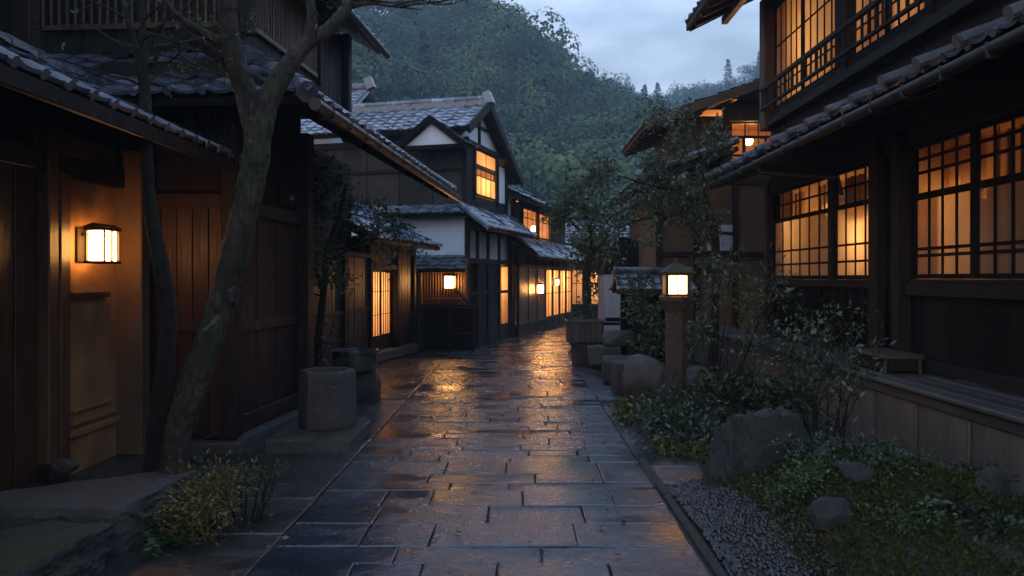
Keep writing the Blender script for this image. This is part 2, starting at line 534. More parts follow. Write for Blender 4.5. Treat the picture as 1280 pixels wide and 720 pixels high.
def slab(mb, e0, e1, t1, t0, d0, d1):
    """a sloped board layer under the tiles, from depth d0 to d1 below their plane"""
    e0, e1, t1, t0 = V(e0), V(e1), V(t1), V(t0)
    n = (e1 - e0).cross(t0 - e0).normalized()
    if n.z < 0: n = -n
    mb.prism([p - n * d0 for p in (e0, e1, t1, t0)], -n * (d1 - d0))

def planks(mb, p0, p1, z0, z1, t=0.03, w=0.2, gap=0.007, seed=0, batten=0.0, jit=0.004):
    """vertical boards along p0->p1 (2-D), outer face on the line, body behind it"""
    rng = random.Random(seed)
    p0 = V((p0[0], p0[1], 0)); p1 = V((p1[0], p1[1], 0))
    L = (p1 - p0).length; ex = (p1 - p0) / L
    nn = V((ex.y, -ex.x, 0))
    n = max(1, round(L / w)); ww = L / n
    for k in range(n):
        o = p0 + ex * (k * ww + gap / 2) + nn * (-t + rng.uniform(-jit, jit)) + V((0, 0, z0))
        mb.obox(o, ex * (ww - gap), nn * t, V((0, 0, z1 - z0)), 0.004)
        if batten:
            o2 = p0 + ex * (k * ww - batten / 2) + nn * 0.006 + V((0, 0, z0))
            mb.obox(o2, ex * batten, nn * 0.022, V((0, 0, z1 - z0)), 0.004)
    # dark backing board so nothing shows through the joints
    o = p0 + nn * (-t - 0.02) + V((0, 0, z0))
    mb.obox(o, ex * L, nn * 0.012, V((0, 0, z1 - z0)), 0.002)

def hbar(mb, p0, p1, z0, z1, out0=0.0, out1=0.04, c=0.006):
    """a level beam along p0->p1, standing from out0 to out1 in front of the line"""
    p0 = V((p0[0], p0[1], 0)); p1 = V((p1[0], p1[1], 0))
    ex = (p1 - p0); nn = V((ex.y, -ex.x, 0)).normalized()
    mb.obox(p0 + nn * out0 + V((0, 0, z0)), ex, nn * (out1 - out0), V((0, 0, z1 - z0)), c)

def post(root, p, z0, z1, w=0.14, d=0.14, mat='wood_dark', name='post'):
    mb = MB(); mb.box(p[0] - w / 2, p[0] + w / 2, p[1] - d / 2, p[1] + d / 2, z0, z1, 0.01)
    return mb.build(name, M[mat], root)

def window(root, p0, p1, z0, z1, cols, rows, fw=0.05, mw=0.018, mat='wood_black', lower='paper', split=0.0, thick=None, name='window', set_in=0.035):
    """frame and glazing bars as one part, panes as its children; rows are fractions from the TOP"""
    a = V((p0[0], p0[1], 0)); b = V((p1[0], p1[1], 0))
    L = (b - a).length; ex = (b - a) / L; nn = V((ex.y, -ex.x, 0))
    zz = V((0, 0, 1))
    mb = MB()
    def bx(u0, u1, za, zb, o0, o1, c=0.004):
        mb.obox(a + ex * u0 + nn * o0 + zz * za, ex * (u1 - u0), nn * (o1 - o0), zz * (zb - za), c)
    d0, d1 = -set_in, 0.008
    bx(0, fw, z0, z1, d0, d1); bx(L - fw, L, z0, z1, d0, d1)
    bx(fw, L - fw, z0, z0 + fw, d0, d1 - 0.002); bx(fw, L - fw, z1 - fw, z1, d0, d1 - 0.002)
    H = z1 - z0
    for k in range(1, cols):
        u = fw + (L - 2 * fw) * k / cols
        bx(u - mw / 2, u + mw / 2, z0 + fw, z1 - fw, d0 + 0.018, d0 + 0.03, 0.002)
    for i, r in enumerate(rows):
        z = z1 - H * r
        t = mw * (1.9 if thick == i else 0.85)
        bx(fw, L - fw, z - t / 2, z + t / 2, d0 + 0.019, d0 + 0.033, 0.002)
    fr = mb.build(name, M[mat], root)
    zs = z1 - H * split
    off = -set_in + 0.016
    if split > 0.02:
        g = MB(); o = a + nn * off
        g.quad(o + ex * fw + zz * zs, o + ex * (L - fw) + zz * zs, o + ex * (L - fw) + zz * (z1 - fw), o + ex * fw + zz * (z1 - fw))
        g.build('pane', M['glass'], fr)
    g = MB(); o = a + nn * (off - 0.002)
    if lower:
        g.quad(o + ex * fw + zz * (z0 + fw), o + ex * (L - fw) + zz * (z0 + fw), o + ex * (L - fw) + zz * zs, o + ex * fw + zz * zs)
        g.build('paper_pane', M[lower], fr)
    return fr

def room(root, x0, x1, y0, y1, z0, z1, opening, mat='inner'):
    mb = MB()
    P = lambda i, j, k: ((x0, x1)[i], (y0, y1)[j], (z0, z1)[k])
    F = {'x0': (P(0,0,0), P(0,1,0), P(0,1,1), P(0,0,1)), 'x1': (P(1,0,0), P(1,0,1), P(1,1,1), P(1,1,0)),
         'y0': (P(0,0,0), P(0,0,1), P(1,0,1), P(1,0,0)), 'y1': (P(0,1,0), P(1,1,0), P(1,1,1), P(0,1,1)),
         'z0': (P(0,0,0), P(1,0,0), P(1,1,0), P(0,1,0)), 'z1': (P(0,0,1), P(0,1,1), P(1,1,1), P(1,0,1))}
    for k, q in F.items():
        if k not in opening:
            mb.quad(*q)
    return mb.build('room_interior', M[mat], root)

def plight(loc, power, parent=None, col=(1.0, 0.52, 0.2), r=0.06):
    l = bpy.data.lights.new('lamp_light', 'POINT')
    l.energy = power * 0.55; l.color = col; l.shadow_soft_size = r
    o = bpy.data.objects.new('lamp_light', l); o.location = loc
    return link(o, parent)

def rafters(root, a, b, d, n, w=0.06, h=0.08, mat='wood_dark'):
    """n rafters from points between a and b, each running along vector d: individual parts sharing a mesh"""
    mb = MB(); mb.bar((0, 0, 0), d, w, h)
    first = mb.build('rafter', M[mat], root)
    a, b = V(a), V(b)
    for k in range(n):
        o = first if k == 0 else first.copy()
        if k: link(o, root)
        o.location = a.lerp(b, k / max(1, n - 1))

def pendant(label, loc, ceil, power, kind='globe'):
    t = thing('pendant_lamp', label, 'lamp', loc, 0, 'lit lamps hanging inside the houses')
    mb = MB(); mb.tube([(0, 0, 0.1), (0, 0, ceil - loc[2])], 0.006, 6); mb.build('cord', M['metal'], t)
    if kind == 'globe':
        mb = MB(); mb.lathe([(0.02, -0.09), (0.07, -0.07), (0.1, 0.0), (0.07, 0.07), (0.02, 0.1)], 16); mb.build('globe', M['bulb'], t, True)
    else:
        mb = MB(); mb.lathe([(0.18, -0.1), (0.175, -0.1), (0.05, 0.1), (0.03, 0.11)], 18); mb.build('lamp_shade', M['shade'], t, True)
        mb = MB(); mb.lathe([(0.01, -0.09), (0.045, -0.05), (0.045, 0.0), (0.02, 0.05)], 12); mb.build('bulb', M['bulb'], t, True)
    plight((0, 0, -0.2), power, t)
    return t

# ------------------------------------------------------------------ foliage and stones
def leaf_quads(P, size, rng, nrm=None, aspect=0.45, tilt=0.9, droop=0.0, var=0.4):
    """one diamond leaf at each point"""
    n = len(P)
    d = rng.normal(size=(n, 3))
    if nrm is not None:
        d = d * tilt + nrm
    d[:, 2] -= droop
    d /= np.linalg.norm(d, axis=1)[:, None] + 1e-9
    r = rng.normal(size=(n, 3))
    v = np.cross(d, r); v /= np.linalg.norm(v, axis=1)[:, None] + 1e-9
    w = np.cross(d, v)
    L = size * (1 + var * rng.uniform(-1, 1, size=(n, 1)))
    W = L * aspect
    bend = w * L * 0.12
    q = np.stack([P, P + d * L * 0.45 + v * W * 0.5 + bend, P + d * L, P + d * L * 0.45 - v * W * 0.5 + bend], axis=1)
    return q.reshape(-1, 3)

def build_leaves(name, P, size, mat, parent, seed, **kw):
    rng = np.random.default_rng(seed)
    vs = leaf_quads(np.asarray(P, dtype=float), size, rng, **kw)
    fs = np.arange(len(vs)).reshape(-1, 4)
    return build_np(name, vs, fs, mat, parent)

def blob_points(blobs, n, seed, shell=0.55):
    """points spread through a set of ellipsoids ((cx,cy,cz),(rx,ry,rz)), denser outside"""
    rng = np.random.default_rng(seed)
    vol = np.array([b[1][0] * b[1][1] * b[1][2] for b in blobs]) ** 0.7
    idx = rng.choice(len(blobs), n, p=vol / vol.sum())
    C = np.array([b[0] for b in blobs], dtype=float)[idx]; Rr = np.array([b[1] for b in blobs], dtype=float)[idx]
    d = rng.normal(size=(n, 3)); d /= np.linalg.norm(d, axis=1)[:, None]
    r = rng.uniform(0, 1, size=(n, 1)) ** (1 - shell)
    # uneven: thin the leaves out where a coarse noise is low
    P = C + d * Rr * r * (1 + 0.25 * rng.normal(size=(n, 1)))
    s = Rr.mean() * 0.9
    f = np.sin(P[:, 0] / s * 5.1 + seed) * np.sin(P[:, 1] / s * 4.3 + 2 * seed) * np.sin(P[:, 2] / s * 5.7 + 3 * seed)
    keep = f > -0.35 + 0.5 * rng.uniform(-1, 1, n) * 0.6
    return P[keep], d[keep]

def grow(mb, p, d, L, r, depth, rng, tips, spread=0.7, up=0.15, seg=5, nchild=(2, 3), ratio=0.68, wob=0.25):
    p = V(p); d = V(d).normalized()
    pts = [p]; rad = [r]
    for i in range(seg):
        d = (d + V((rng.gauss(0, wob), rng.gauss(0, wob), rng.gauss(0, wob) + up)) * 0.5).normalized()
        p = p + d * L / seg
        pts.append(p); rad.append(r * (1 - 0.5 * (i + 1) / seg))
        if depth <= 1:
            tips.append((p, d))
    mb.tube(pts, rad, 6 if r < 0.03 else 8)
    if depth > 0:
        for k in range(rng.randint(*nchild)):
            j = rng.randint(2, seg) if k else seg
            nd = (d + V((rng.gauss(0, 1), rng.gauss(0, 1), rng.gauss(0, 0.7))) * spread).normalized()
            grow(mb, pts[j], nd, L * ratio * rng.uniform(0.8, 1.15), rad[j] * 0.72, depth - 1, rng, tips, spread, up, seg, nchild, ratio, wob)

def tip_points(tips, per, spread, seed):
    rng = np.random.default_rng(seed)
    T = np.array([tuple(t[0]) for t in tips]); D = np.array([tuple(t[1]) for t in tips])
    P = np.repeat(T, per, axis=0) + rng.normal(size=(len(T) * per, 3)) * spread
    return P, np.repeat(D, per, axis=0)

def rock_mesh(size, seed, boxy=0.5, cuts=7, rough=0.06, sub=4):
    bm = bmesh.new(); bmesh.ops.create_icosphere(bm, subdivisions=sub, radius=1.0)
    rng = random.Random(seed)
    planes = []
    for _ in range(cuts):
        n = V((rng.gauss(0, 1), rng.gauss(0, 1), rng.gauss(0, 0.8))).normalized()
        planes.append((n, rng.uniform(0.72, 0.92)))
    for v in bm.verts:
        p = v.co.copy()
        m = max(abs(p.x), abs(p.y), abs(p.z))
        p = p.lerp(p / m, boxy)
        for n, h in planes:
            k = p.dot(n)
            if k > h: p = p - n * (k - h)
        q = p * 2.2 + V((seed * 3.1, 0, 0))
        p = p * (1 + rough * mnoise.noise(q) + rough * 0.5 * mnoise.noise(q * 2.7) + rough * 0.25 * mnoise.noise(q * 6.5))
        v.co = V((p.x * size[0], p.y * size[1], p.z * size[2]))
    vs = [tuple(v.co) for v in bm.verts]; fs = [tuple(v.index for v in f.verts) for f in bm.faces]
    bm.free()
    return vs, fs

def rock(name, label, cat, loc, size, seed, mat='stone', boxy=0.5, cuts=7, rough=0.06, rz=0.0, sub=4, group=None, smooth=True, taper=0.0):
    vs, fs = rock_mesh(size, seed, boxy, cuts, rough, sub)
    vs = [(x * (1 - taper * (z / size[2])), y * (1 - taper * (z / size[2])), z) for x, y, z in vs]
    mb = MB(); mb.add(vs, fs)
    o = mb.build(name, M[mat], None, smooth)
    o.location = loc; o.rotation_euler = (0, 0, rz)
    return tag(o, label, cat, group)

def shrub(label, loc, blobs, n, size, mat, seed, cat='shrub', name='shrub', aspect=0.45, stems=7, group=None, tilt=0.7, shell=0.55):
    t = thing(name, label, cat, loc, 0, group)
    P, nr = blob_points(blobs, n, seed, shell)
    P[:, 2] = np.abs(P[:, 2])
    build_leaves('foliage', P, size, M[mat], t, seed + 1, nrm=nr, aspect=aspect, tilt=tilt)
    rng = random.Random(seed); mb = MB()
    for k in range(stems):
        b = rng.choice(blobs)
        e = V(b[0]) + V((rng.uniform(-.6, .6) * b[1][0], rng.uniform(-.6, .6) * b[1][1], rng.uniform(-.2, .7) * b[1][2]))
        s0 = V((b[0][0] * 0.4 + rng.uniform(-.04, .04), b[0][1] * 0.4 + rng.uniform(-.04, .04), 0))
        mb.tube([s0, s0.lerp(e, 0.5) + V((rng.uniform(-.03, .03), rng.uniform(-.03, .03), 0.03)), e], [0.008, 0.006, 0.003], 5)
    mb.build('stem', M['bark_dark'], t, True)
    return t

# ================================================================== GROUND
def bend(x, y):
    s = max(0.0, y - 16.5)
    return x + 0.285 * (s - 1.4 * (1 - math.exp(-s / 1.4)))

def slabs(mb, x0, x1, y0, y1, seed, rowh=(0.2, 0.5), ln=(0.3, 0.9), z=0.0, tilt=0.011, gap=0.005):
    rng = random.Random(seed)
    y = y0
    while y < y1 - 0.05:
        h = min(rng.uniform(*rowh), y1 - y)
        if y1 - (y + h) < 0.2: h = y1 - y
        x = x0
        while x < x1 - 0.05:
            l = min(rng.uniform(*ln), x1 - x)
            if x1 - (x + l) < 0.3: l = x1 - x
            cut = [(0, h)]
            if h > 0.55 and rng.random() < 0.3:
                m = h * rng.uniform(0.4, 0.6); cut = [(0, m), (m, h)]
            for ca, cb in cut:
                cs = [(x + gap / 2, y + ca + gap / 2), (x + l - gap / 2, y + ca + gap / 2), (x + l - gap / 2, y + cb - gap / 2), (x + gap / 2, y + cb - gap / 2)]
                cs = [(px + rng.uniform(-.006, .006), py + rng.uniform(-.009, .009)) for px, py in cs]
                dz = rng.uniform(-.006, .006); tx = rng.uniform(-tilt, tilt); ty = rng.uniform(-tilt, tilt)
                cx = sum(p[0] for p in cs) / 4; cy = sum(p[1] for p in cs) / 4
                def P(px, py, dd, ins):
                    qx = cx + (px - cx) * (1 - ins / max(0.1, l / 2)); qy = cy + (py - cy) * (1 - ins / max(0.1, (cb - ca) / 2))
                    return (bend(qx, qy), qy, z + dz + tx * (px - cx) + ty * (py - cy) + dd)
                rings = [[P(px, py, -0.05, 0) for px, py in cs], [P(px, py, -0.009, 0) for px, py in cs], [P(px, py, -0.002, 0.004) for px, py in cs], [P(px, py, 0, 0.01) for px, py in cs]]
                vs = [p for r in rings for p in r]; fs = []
                for i in range(3):
                    for k in range(4):
                        a = i * 4 + k; b = i * 4 + (k + 1) % 4
                        fs.append((a, b, b + 4, a + 4))
                fs.append((12, 13, 14, 15))
                mb.add(vs, fs)
            x += l
        y += h

mb = MB(); mb.quad((-900, -300, -0.09), (900, -300, -0.09), (900, 900, -0.09), (-900, 900, -0.09))
tag(mb.build('ground', M['earth']), 'damp dark earth of the valley floor under everything', 'ground', kind='structure')

mb = MB()
for k in range(40):
    ya = 1.0 + k; yb = ya + 1.0
    mb.quad((bend(-4.2, ya), ya, -0.022), (bend(1.25, ya), ya, -0.022), (bend(1.25, yb), yb, -0.022), (bend(-4.2, yb), yb, -0.022))
tag(mb.build('road_bed', M['grout']), 'wet grout bed showing in the joints of the stone street', 'road', kind='structure')

mb = MB(); slabs(mb, -1.45, 1.04, 1.8, 38.0, 11)
tag(mb.build('road', M['paving']), 'wet street of large grey stone slabs between the houses', 'road', kind='structure')
mb = MB(); slabs(mb, -3.75, -1.465, 2.0, 18.4, 23, (0.5, 0.95), (0.6, 1.2), -0.004)
tag(mb.build('pavement', M['apron']), 'damp stone apron in front of the dark wooden doors', 'pavement', kind='structure')
mb = MB(); slabs(mb, 1.055, 1.95, 6.25, 11.4, 29, (0.4, 0.7), (0.5, 0.95), -0.004)
tag(mb.build('pavement', M['paving']), 'wet stone slabs running up to the shrubs and lantern', 'pavement', kind='structure')
mb = MB(); rng = random.Random(5); y = 2.0
while y < 6.1:
    l = rng.uniform(0.7, 1.2)
    mb.box(1.065, 1.125, y, y + l - 0.012, -0.06, 0.012 + rng.uniform(-.004, .004), 0.012); y += l
tag(mb.build('kerb', M['stone']), 'narrow stone kerb between the slabs and the gravel', 'kerb', kind='structure')

def soil_h(x, y):
    h = 0.0
    for cx, cy, rx, ry, a in ((2.2, 5.1, 0.85, 1.05, 0.4), (2.75, 4.4, 0.7, 0.8, 0.2), (2.05, 5.9, 0.5, 0.6, 0.1), (1.85, 4.5, 0.35, 0.6, 0.1), (2.5, 7.3, 0.9, 1.2, 0.06), (2.0, 9.2, 0.8, 1.0, 0.06)):
        d = ((x - cx) / rx) ** 2 + ((y - cy) / ry) ** 2
        h += a * math.exp(-d * 1.3)
    h += 0.018 * mnoise.noise(V((x * 2.3, y * 2.3, 0))) + 0.012 * mnoise.noise(V((x * 7, y * 7, 3)))
    return h - 0.045 * max(0, min(1, (1.62 - x) / 0.2)) + 0.0
nx, ny = 44, 190
vs = []; fs = []
for j in range(ny):
    for i in range(nx):
        x = 1.16 + (3.4 - 1.16) * i / (nx - 1); yy = 2.2 + 16.0 * j / (ny - 1)
        vs.append((bend(x, yy), yy, soil_h(x, yy) - (0.03 if i == 0 else 0)))
for j in range(ny - 1):
    for i in range(nx - 1):
        a = j * nx + i
        fs.append((a, a + 1, a + nx + 1, a + nx))
tag(build_np('soil_bed', vs, fs, M['earth'], None, True), 'dark planted soil strip between the gravel and the timber wall', 'soil', kind='structure')

# gravel strip: thousands of pebbles
rngn = np.random.default_rng(4)
ico = bmesh.new(); bmesh.ops.create_icosphere(ico, subdivisions=1, radius=1.0)
IV = np.array([tuple(v.co) for v in ico.verts]); IF = np.array([tuple(v.index for v in f.verts) for f in ico.faces]); ico.free()
n = 6000
gx = 1.15 + rngn.uniform(0, 1, n) ** 1.2 * 0.5; gy = rngn.uniform(2.6, 6.3, n)
gz = np.array([soil_h(a, b) for a, b in zip(gx, gy)])
gs = rngn.uniform(0.008, 0.02, (n, 1, 1)) * rngn.uniform(0.6, 1.3, (n, 1, 3)) * np.array([1, 1, 0.65])
ang = rngn.uniform(0, 6.28, n)
vv = IV[None] * gs
ca, sa = np.cos(ang)[:, None], np.sin(ang)[:, None]
vx = vv[:, :, 0] * ca - vv[:, :, 1] * sa + gx[:, None]; vy = vv[:, :, 0] * sa + vv[:, :, 1] * ca + gy[:, None]
vv = np.stack([vx, vy, vv[:, :, 2] + gz[:, None] + 0.006], axis=2).reshape(-1, 3)
ff = (IF[None] + (np.arange(n) * len(IV))[:, None, None]).reshape(-1, 3)
tag(build_np('gravel', vv, ff, M['gravel'], None, True), 'loose wet gravel along the stone kerb', 'gravel', kind='stuff')

# ================================================================== LEFT SIDE
# ---- nearest house with the lamp and the clay panel
h1 = thing('wooden_house', 'nearest dark plank house with an ochre clay panel behind the leaning tree', 'house', (-3.6, 4.0, 0))
def P1(y): return y - 4.0
mb = MB(); planks(mb, (0, P1(1.5)), (0, P1(5.98)), 0.1, 2.4, 0.03, 0.27, 0.012, 3, 0.0, 0.008); mb.build('plank_wall', M['wood_front'], h1)
mb = MB(); mb.box(-0.16, -0.02, P1(6.36), P1(7.5), 0.0, 2.75, 0.003); mb.build('clay_wall', M['clay'], h1)
mb = MB(); mb.box(-0.02, 0.012, P1(6.48), P1(7.1), 0.5, 0.53); mb.box(-0.02, 0.02, P1(6.45), P1(7.15), 0.4, 0.44); mb.box(-0.02, 0.016, P1(6.42), P1(7.2), 0.3, 0.36, 0.02)
mb.build('wall_ledge', M['clay'], h1)
mb = MB(); mb.bar((0.01, P1(6.42), 1.455), (0.01, P1(6.98), 1.455), 0.07, 0.045); mb.build('shelf_rail', M['wood_brown'], h1)
post(h1, (0.02, P1(6.06)), 0.0, 2.75, 0.13, 0.13, 'wood_brown'); post(h1, (0.0, P1(6.28)), 0.0, 2.75, 0.1, 0.14, 'wood_brown')
post(h1, (0.04, P1(7.28)), 0.0, 2.75, 0.34, 0.17, 'brown_wall', 'clay_pillar')
mb = MB(); mb.box(-0.09, 0.13, P1(5.96), P1(6.18), -0.02, 0.2, 0.02); mb.build('post_base', M['wood_dark'], h1)
mb = MB(); hbar(mb, (0, P1(1.5)), (0, P1(7.36)), 2.4, 2.56, -0.1, 0.06); hbar(mb, (0, P1(1.5)), (0, P1(6.0)), 0.0, 0.1, -0.1, 0.05); mb.build('beam', M['wood_dark'], h1)
mb = MB(); planks(mb, (-0.05, P1(1.5)), (-0.05, P1(7.36)), 2.565, 3.0, 0.03, 0.5, 0.006, 5); mb.build('upper_boards', M['wood_black'], h1)
rf = [(1.0, P1(0.8), 2.7), (1.0, P1(7.92), 2.7), (-0.2, P1(7.92), 3.32), (-0.2, P1(0.8), 3.32)]
mb = MB(); tiles(mb, rf[0], rf[1], rf[2], rf[3], 0.25, 0.2, 0.014, 0.03, 6, 7); r1 = mb.build('roof', M['tile'], h1, False)
mb = MB(); slab(mb, *rf, 0.03, 0.09); mb.build('roof_deck', M['wood_black'], r1)
mb = MB(); hbar(mb, (1.0, P1(0.8)), (1.0, P1(7.92)), 2.58, 2.68, -0.05, 0.0); mb.build('fascia', M['wood_dark'], r1)
mb = MB(); ridge(mb, rf[3], rf[2], 0.085, 0.34); mb.bar((-0.2, P1(0.8), 3.31), (-0.2, P1(7.92), 3.31), 0.13, 0.1); mb.build('ridge_tiles', M['tile'], r1)
rafters(h1, (0.93, P1(1.2), 2.63), (0.93, P1(7.7), 2.63), (-1.0, 0, 0.51), 16, 0.05, 0.07, 'wood_dark')
mb = MB(); planks(mb, (-0.75, P1(1.5)), (-0.75, P1(7.0)), 0.0, 6.0, 0.05, 0.4, 0.006, 9); mb.box(-5, -0.84, P1(1.5), P1(6.95), 0, 6.0); mb.build('upper_wall', M['wood_black'], h1)
post(h1, (-0.68, P1(6.95)), 3.2, 6.0, 0.16, 0.16, 'wood_dark')

def wall_lamp(label, loc, rz, w, h, d, mat, arm=0.06, group=None):
    """lit box lantern; local +x points away from the wall"""
    t = thing('wall_lamp', label, 'lamp', loc, rz, group)
    mb = MB(); mb.box(arm * 0.0, 0.02, -w * 0.3, w * 0.3, -h * 0.5, h * 0.55); mb.build('back_plate', M['wood_dark'], t)
    mb = MB()
    x0, x1 = arm, arm + d
    f = 0.014
    for yy in (-w / 2, w / 2):
        for xx in (x0, x1): mb.box(xx - f / 2, xx + f / 2, yy - f / 2, yy + f / 2, -h / 2, h / 2, 0.002)
    mb.box(x1 - f / 2 + 0.001, x1 + f / 2 + 0.001, -f / 2, f / 2, -h / 2, h / 2, 0.002)
    for zz in (-h / 2, h / 2 - 0.0):
        mb.box(x0 - f, x1 + f, -w / 2 - f, w / 2 + f, zz - 0.01, zz + 0.012, 0.003)
    mb.box(0.02, x0, -0.02, 0.02, h * 0.3, h * 0.4)
    mb.build('lamp_frame', M['metal'], t)
    mb = MB()
    e = 0.012
    mb.box(x0 + e, x1 - e, -w / 2 + e, w / 2 - e, -h / 2 + 0.014, h / 2 - 0.014, 0.004)
    mb.build('lamp_shade', M[mat], t)
    mb = MB(); mb.prism([(x0 - 0.03, -w / 2 - 0.03, h / 2 + 0.014), (x1 + 0.03, -w / 2 - 0.03, h / 2 + 0.014), ((x0 + x1) / 2, -w / 2 - 0.03, h / 2 + 0.05)], (0, w + 0.06, 0)); mb.build('lamp_cap', M['metal'], t)
    return t
wall_lamp('square lit paper lamp on the ochre clay panel beside the leaning tree', (-3.615, 6.6, 1.86), 0, 0.24, 0.27, 0.15, 'lamp_near', 0.11)

# ---- second house, long tiled skirt roof, upper floor
h2 = thing('wooden_house', 'tall dark house with bamboo lattice upper floor and long tiled skirt roof', 'house', (-2.65, 7.4, 0), R(-4.63))
mb = MB(); planks(mb, (-1.3, 0), (-0.07, 0), 0.14, 2.35, 0.03, 0.15, 0.008, 21); planks(mb, (0, 0.08), (0, 1.72), 0.3, 2.2, 0.03, 0.16, 0.008, 22); mb.build('plank_wall', M['wood_red'], h2)
for (pa, pb, za, zb, oa, ob) in (((-1.3, 0), (-0.07, 0), 1.1, 1.18, 0.0, 0.03), ((0, 0.08), (0, 1.72), 1.08, 1.18, 0.0, 0.035), ((0, 0.08), (0, 1.72), 0.14, 0.3, -0.04, 0.035), ((0, 0.08), (0, 1.72), 2.2, 2.34, -0.04, 0.04), ((-1.3, 0), (-0.07, 0), 2.25, 2.38, -0.04, 0.04)):
    mb = MB(); hbar(mb, pa, pb, za, zb, oa, ob); mb.build('rail', M['wood_red'], h2)
mb = MB(); mb.box(-1.3, -0.03, 0.02, 1.9, 2.36, 3.62); mb.box(-4, -0.9, 0.1, 6.9, 0.12, 3.6); mb.build('upper_boards', M['wood_dark'], h2)
post(h2, (0.0, 0.0), 0.12, 3.25, 0.15, 0.15, 'wood_dark'); post(h2, (0.02, 1.82), 0.12, 3.25, 0.2, 0.2, 'wood_red')
mb = MB(); mb.box(-1.3, 0.13, -0.16, -0.02, -0.03, 0.1, 0.015); mb.box(-0.12, 0.14, -0.015, 2.0, -0.03, 0.125, 0.015); mb.build('plinth', M['stone_cut'], h2)
mb = MB(); mb.box(0.005, 0.02, 1.15, 1.6, 2.4, 2.62, 0.003); pl = mb.build('name_plate', M['wood_dark'], h2)
mb = MB()
for k in range(4): mb.box(0.0205, 0.023, 1.42 + k * 0.035, 1.432 + k * 0.035, 2.455, 2.5 + 0.02 * (k % 2), 0.0005)
mb.build('lettering', M['mark'], pl)
eS, eN = 0.95, -0.65
sk = [(eS, eN, 3.15), (eS, 7.0, 3.15), (-0.35, 7.0, 4.0), (-0.35, 1.1, 4.0)]
sf = [(-4.2, eN, 3.15), (eS, eN, 3.15), (-0.35, 1.1, 4.0), (-4.2, 1.1, 4.0)]
mb = MB(); tiles(mb, *sk, 0.27, 0.25, 0.032, 0.035, 6, 31); tiles(mb, *sf, 0.3, 0.27, 0.036, 0.042, 6, 32); r2 = mb.build('skirt_roof', M['tile'], h2)
mb = MB(); slab(mb, *sk, 0.03, 0.1); slab(mb, *sf, 0.03, 0.1); mb.build('roof_deck', M['wood_black'], r2)
mb = MB(); ridge(mb, sk[0], sk[3], 0.09); ridge(mb, (-0.38, 1.1, 4.02), (-0.38, 7.0, 4.02), 0.07); ridge(mb, (eS, 7.0, 3.18), (-0.35, 7.0, 4.02), 0.06); mb.build('ridge_tiles', M['tile'], r2)
mb = MB(); mb.tube([(eS + 0.06, eN, 3.05), (eS + 0.06, 7.1, 3.02)], 0.055, 10)
for k in range(14): mb.box(eS + 0.0, eS + 0.118, -0.3 + k * 0.55, -0.285 + k * 0.55, 2.99, 3.11, 0.003)
mb.build('gutter', M['gutter'], r2, False)
rafters(h2, (0.85, -0.4, 3.03), (0.85, 6.9, 3.03), (-1.1, 0, 0.69), 18, 0.055, 0.08, 'wood_black')
mb = MB(); planks(mb, (-0.35, 1.1), (-0.35, 4.7), 3.95, 5.2, 0.03, 0.2, 0.006, 35); planks(mb, (-3.8, 1.1), (-0.36, 1.1), 3.95, 5.4, 0.03, 0.2, 0.006, 36); mb.box(-3.8, -0.42, 1.16, 4.66, 4.0, 5.4); mb.build('upper_wall', M['wood_dark'], h2)
for (a, b, nm) in (((-0.33, 1.25), (-0.33, 3.3), 26), ((-2.6, 1.08), (-0.5, 1.08), 24)):
    mb = MB(); a = V((a[0], a[1], 0)); b = V((b[0], b[1], 0))
    for k in range(nm):
        p = a.lerp(b, k / (nm - 1)); mb.tube([p + V((0, 0, 4.32)), p + V((0, 0, 5.12))], 0.016, 6)
    hbar(mb, a, b, 4.27, 4.33, -0.02, 0.03); hbar(mb, a, b, 5.1, 5.17, -0.02, 0.03)
    mb.build('lattice', M['wood_brown'], h2)
post(h2, (-0.33, 4.62), 4.1, 5.25, 0.16, 0.16, 'wood_dark'); post(h2, (-0.33, 3.4), 4.2, 5.2, 0.1, 0.1, 'wood_dark'); post(h2, (-0.33, 1.12), 4.2, 5.25, 0.14, 0.14, 'wood_dark')
ru = [(0.1, 0.3, 5.2), (0.1, 5.2, 5.2), (-2.1, 5.2, 6.5), (-2.1, 0.3, 6.5)]
mb = MB(); tiles(mb, *ru, 0.27, 0.25, 0.032, 0.035, 6, 37); tiles(mb, (-4.3, 5.2, 5.2), (-4.3, 0.3, 5.2), (-2.1, 0.3, 6.5), (-2.1, 5.2, 6.5), 0.27, 0.25, 0.032, 0.035, 6, 38); rr = mb.build('roof', M['tile'], h2)
mb = MB(); slab(mb, *ru, 0.03, 0.11); mb.build('roof_deck', M['wood_red'], rr)
mb = MB(); ridge(mb, (-2.1, 0.2, 6.55), (-2.1, 5.3, 6.55), 0.11); mb.build('ridge_tiles', M['tile'], rr)
mb = MB(); mb.prism([(-0.42, 4.66, 5.2), (-3.8, 4.66, 5.2), (-2.1, 4.66, 6.4)], (0, -0.05, 0)); mb.prism([(-0.42, 1.2, 5.2), (-3.8, 1.2, 5.2), (-2.1, 1.2, 6.4)], (0, -0.05, 0)); mb.build('gable', M['wood_dark'], h2)
mb = MB(); mb.tube([(0.16, 0.3, 5.12), (0.16, 5.25, 5.1)], 0.05, 10); mb.build('gutter', M['gutter'], rr)

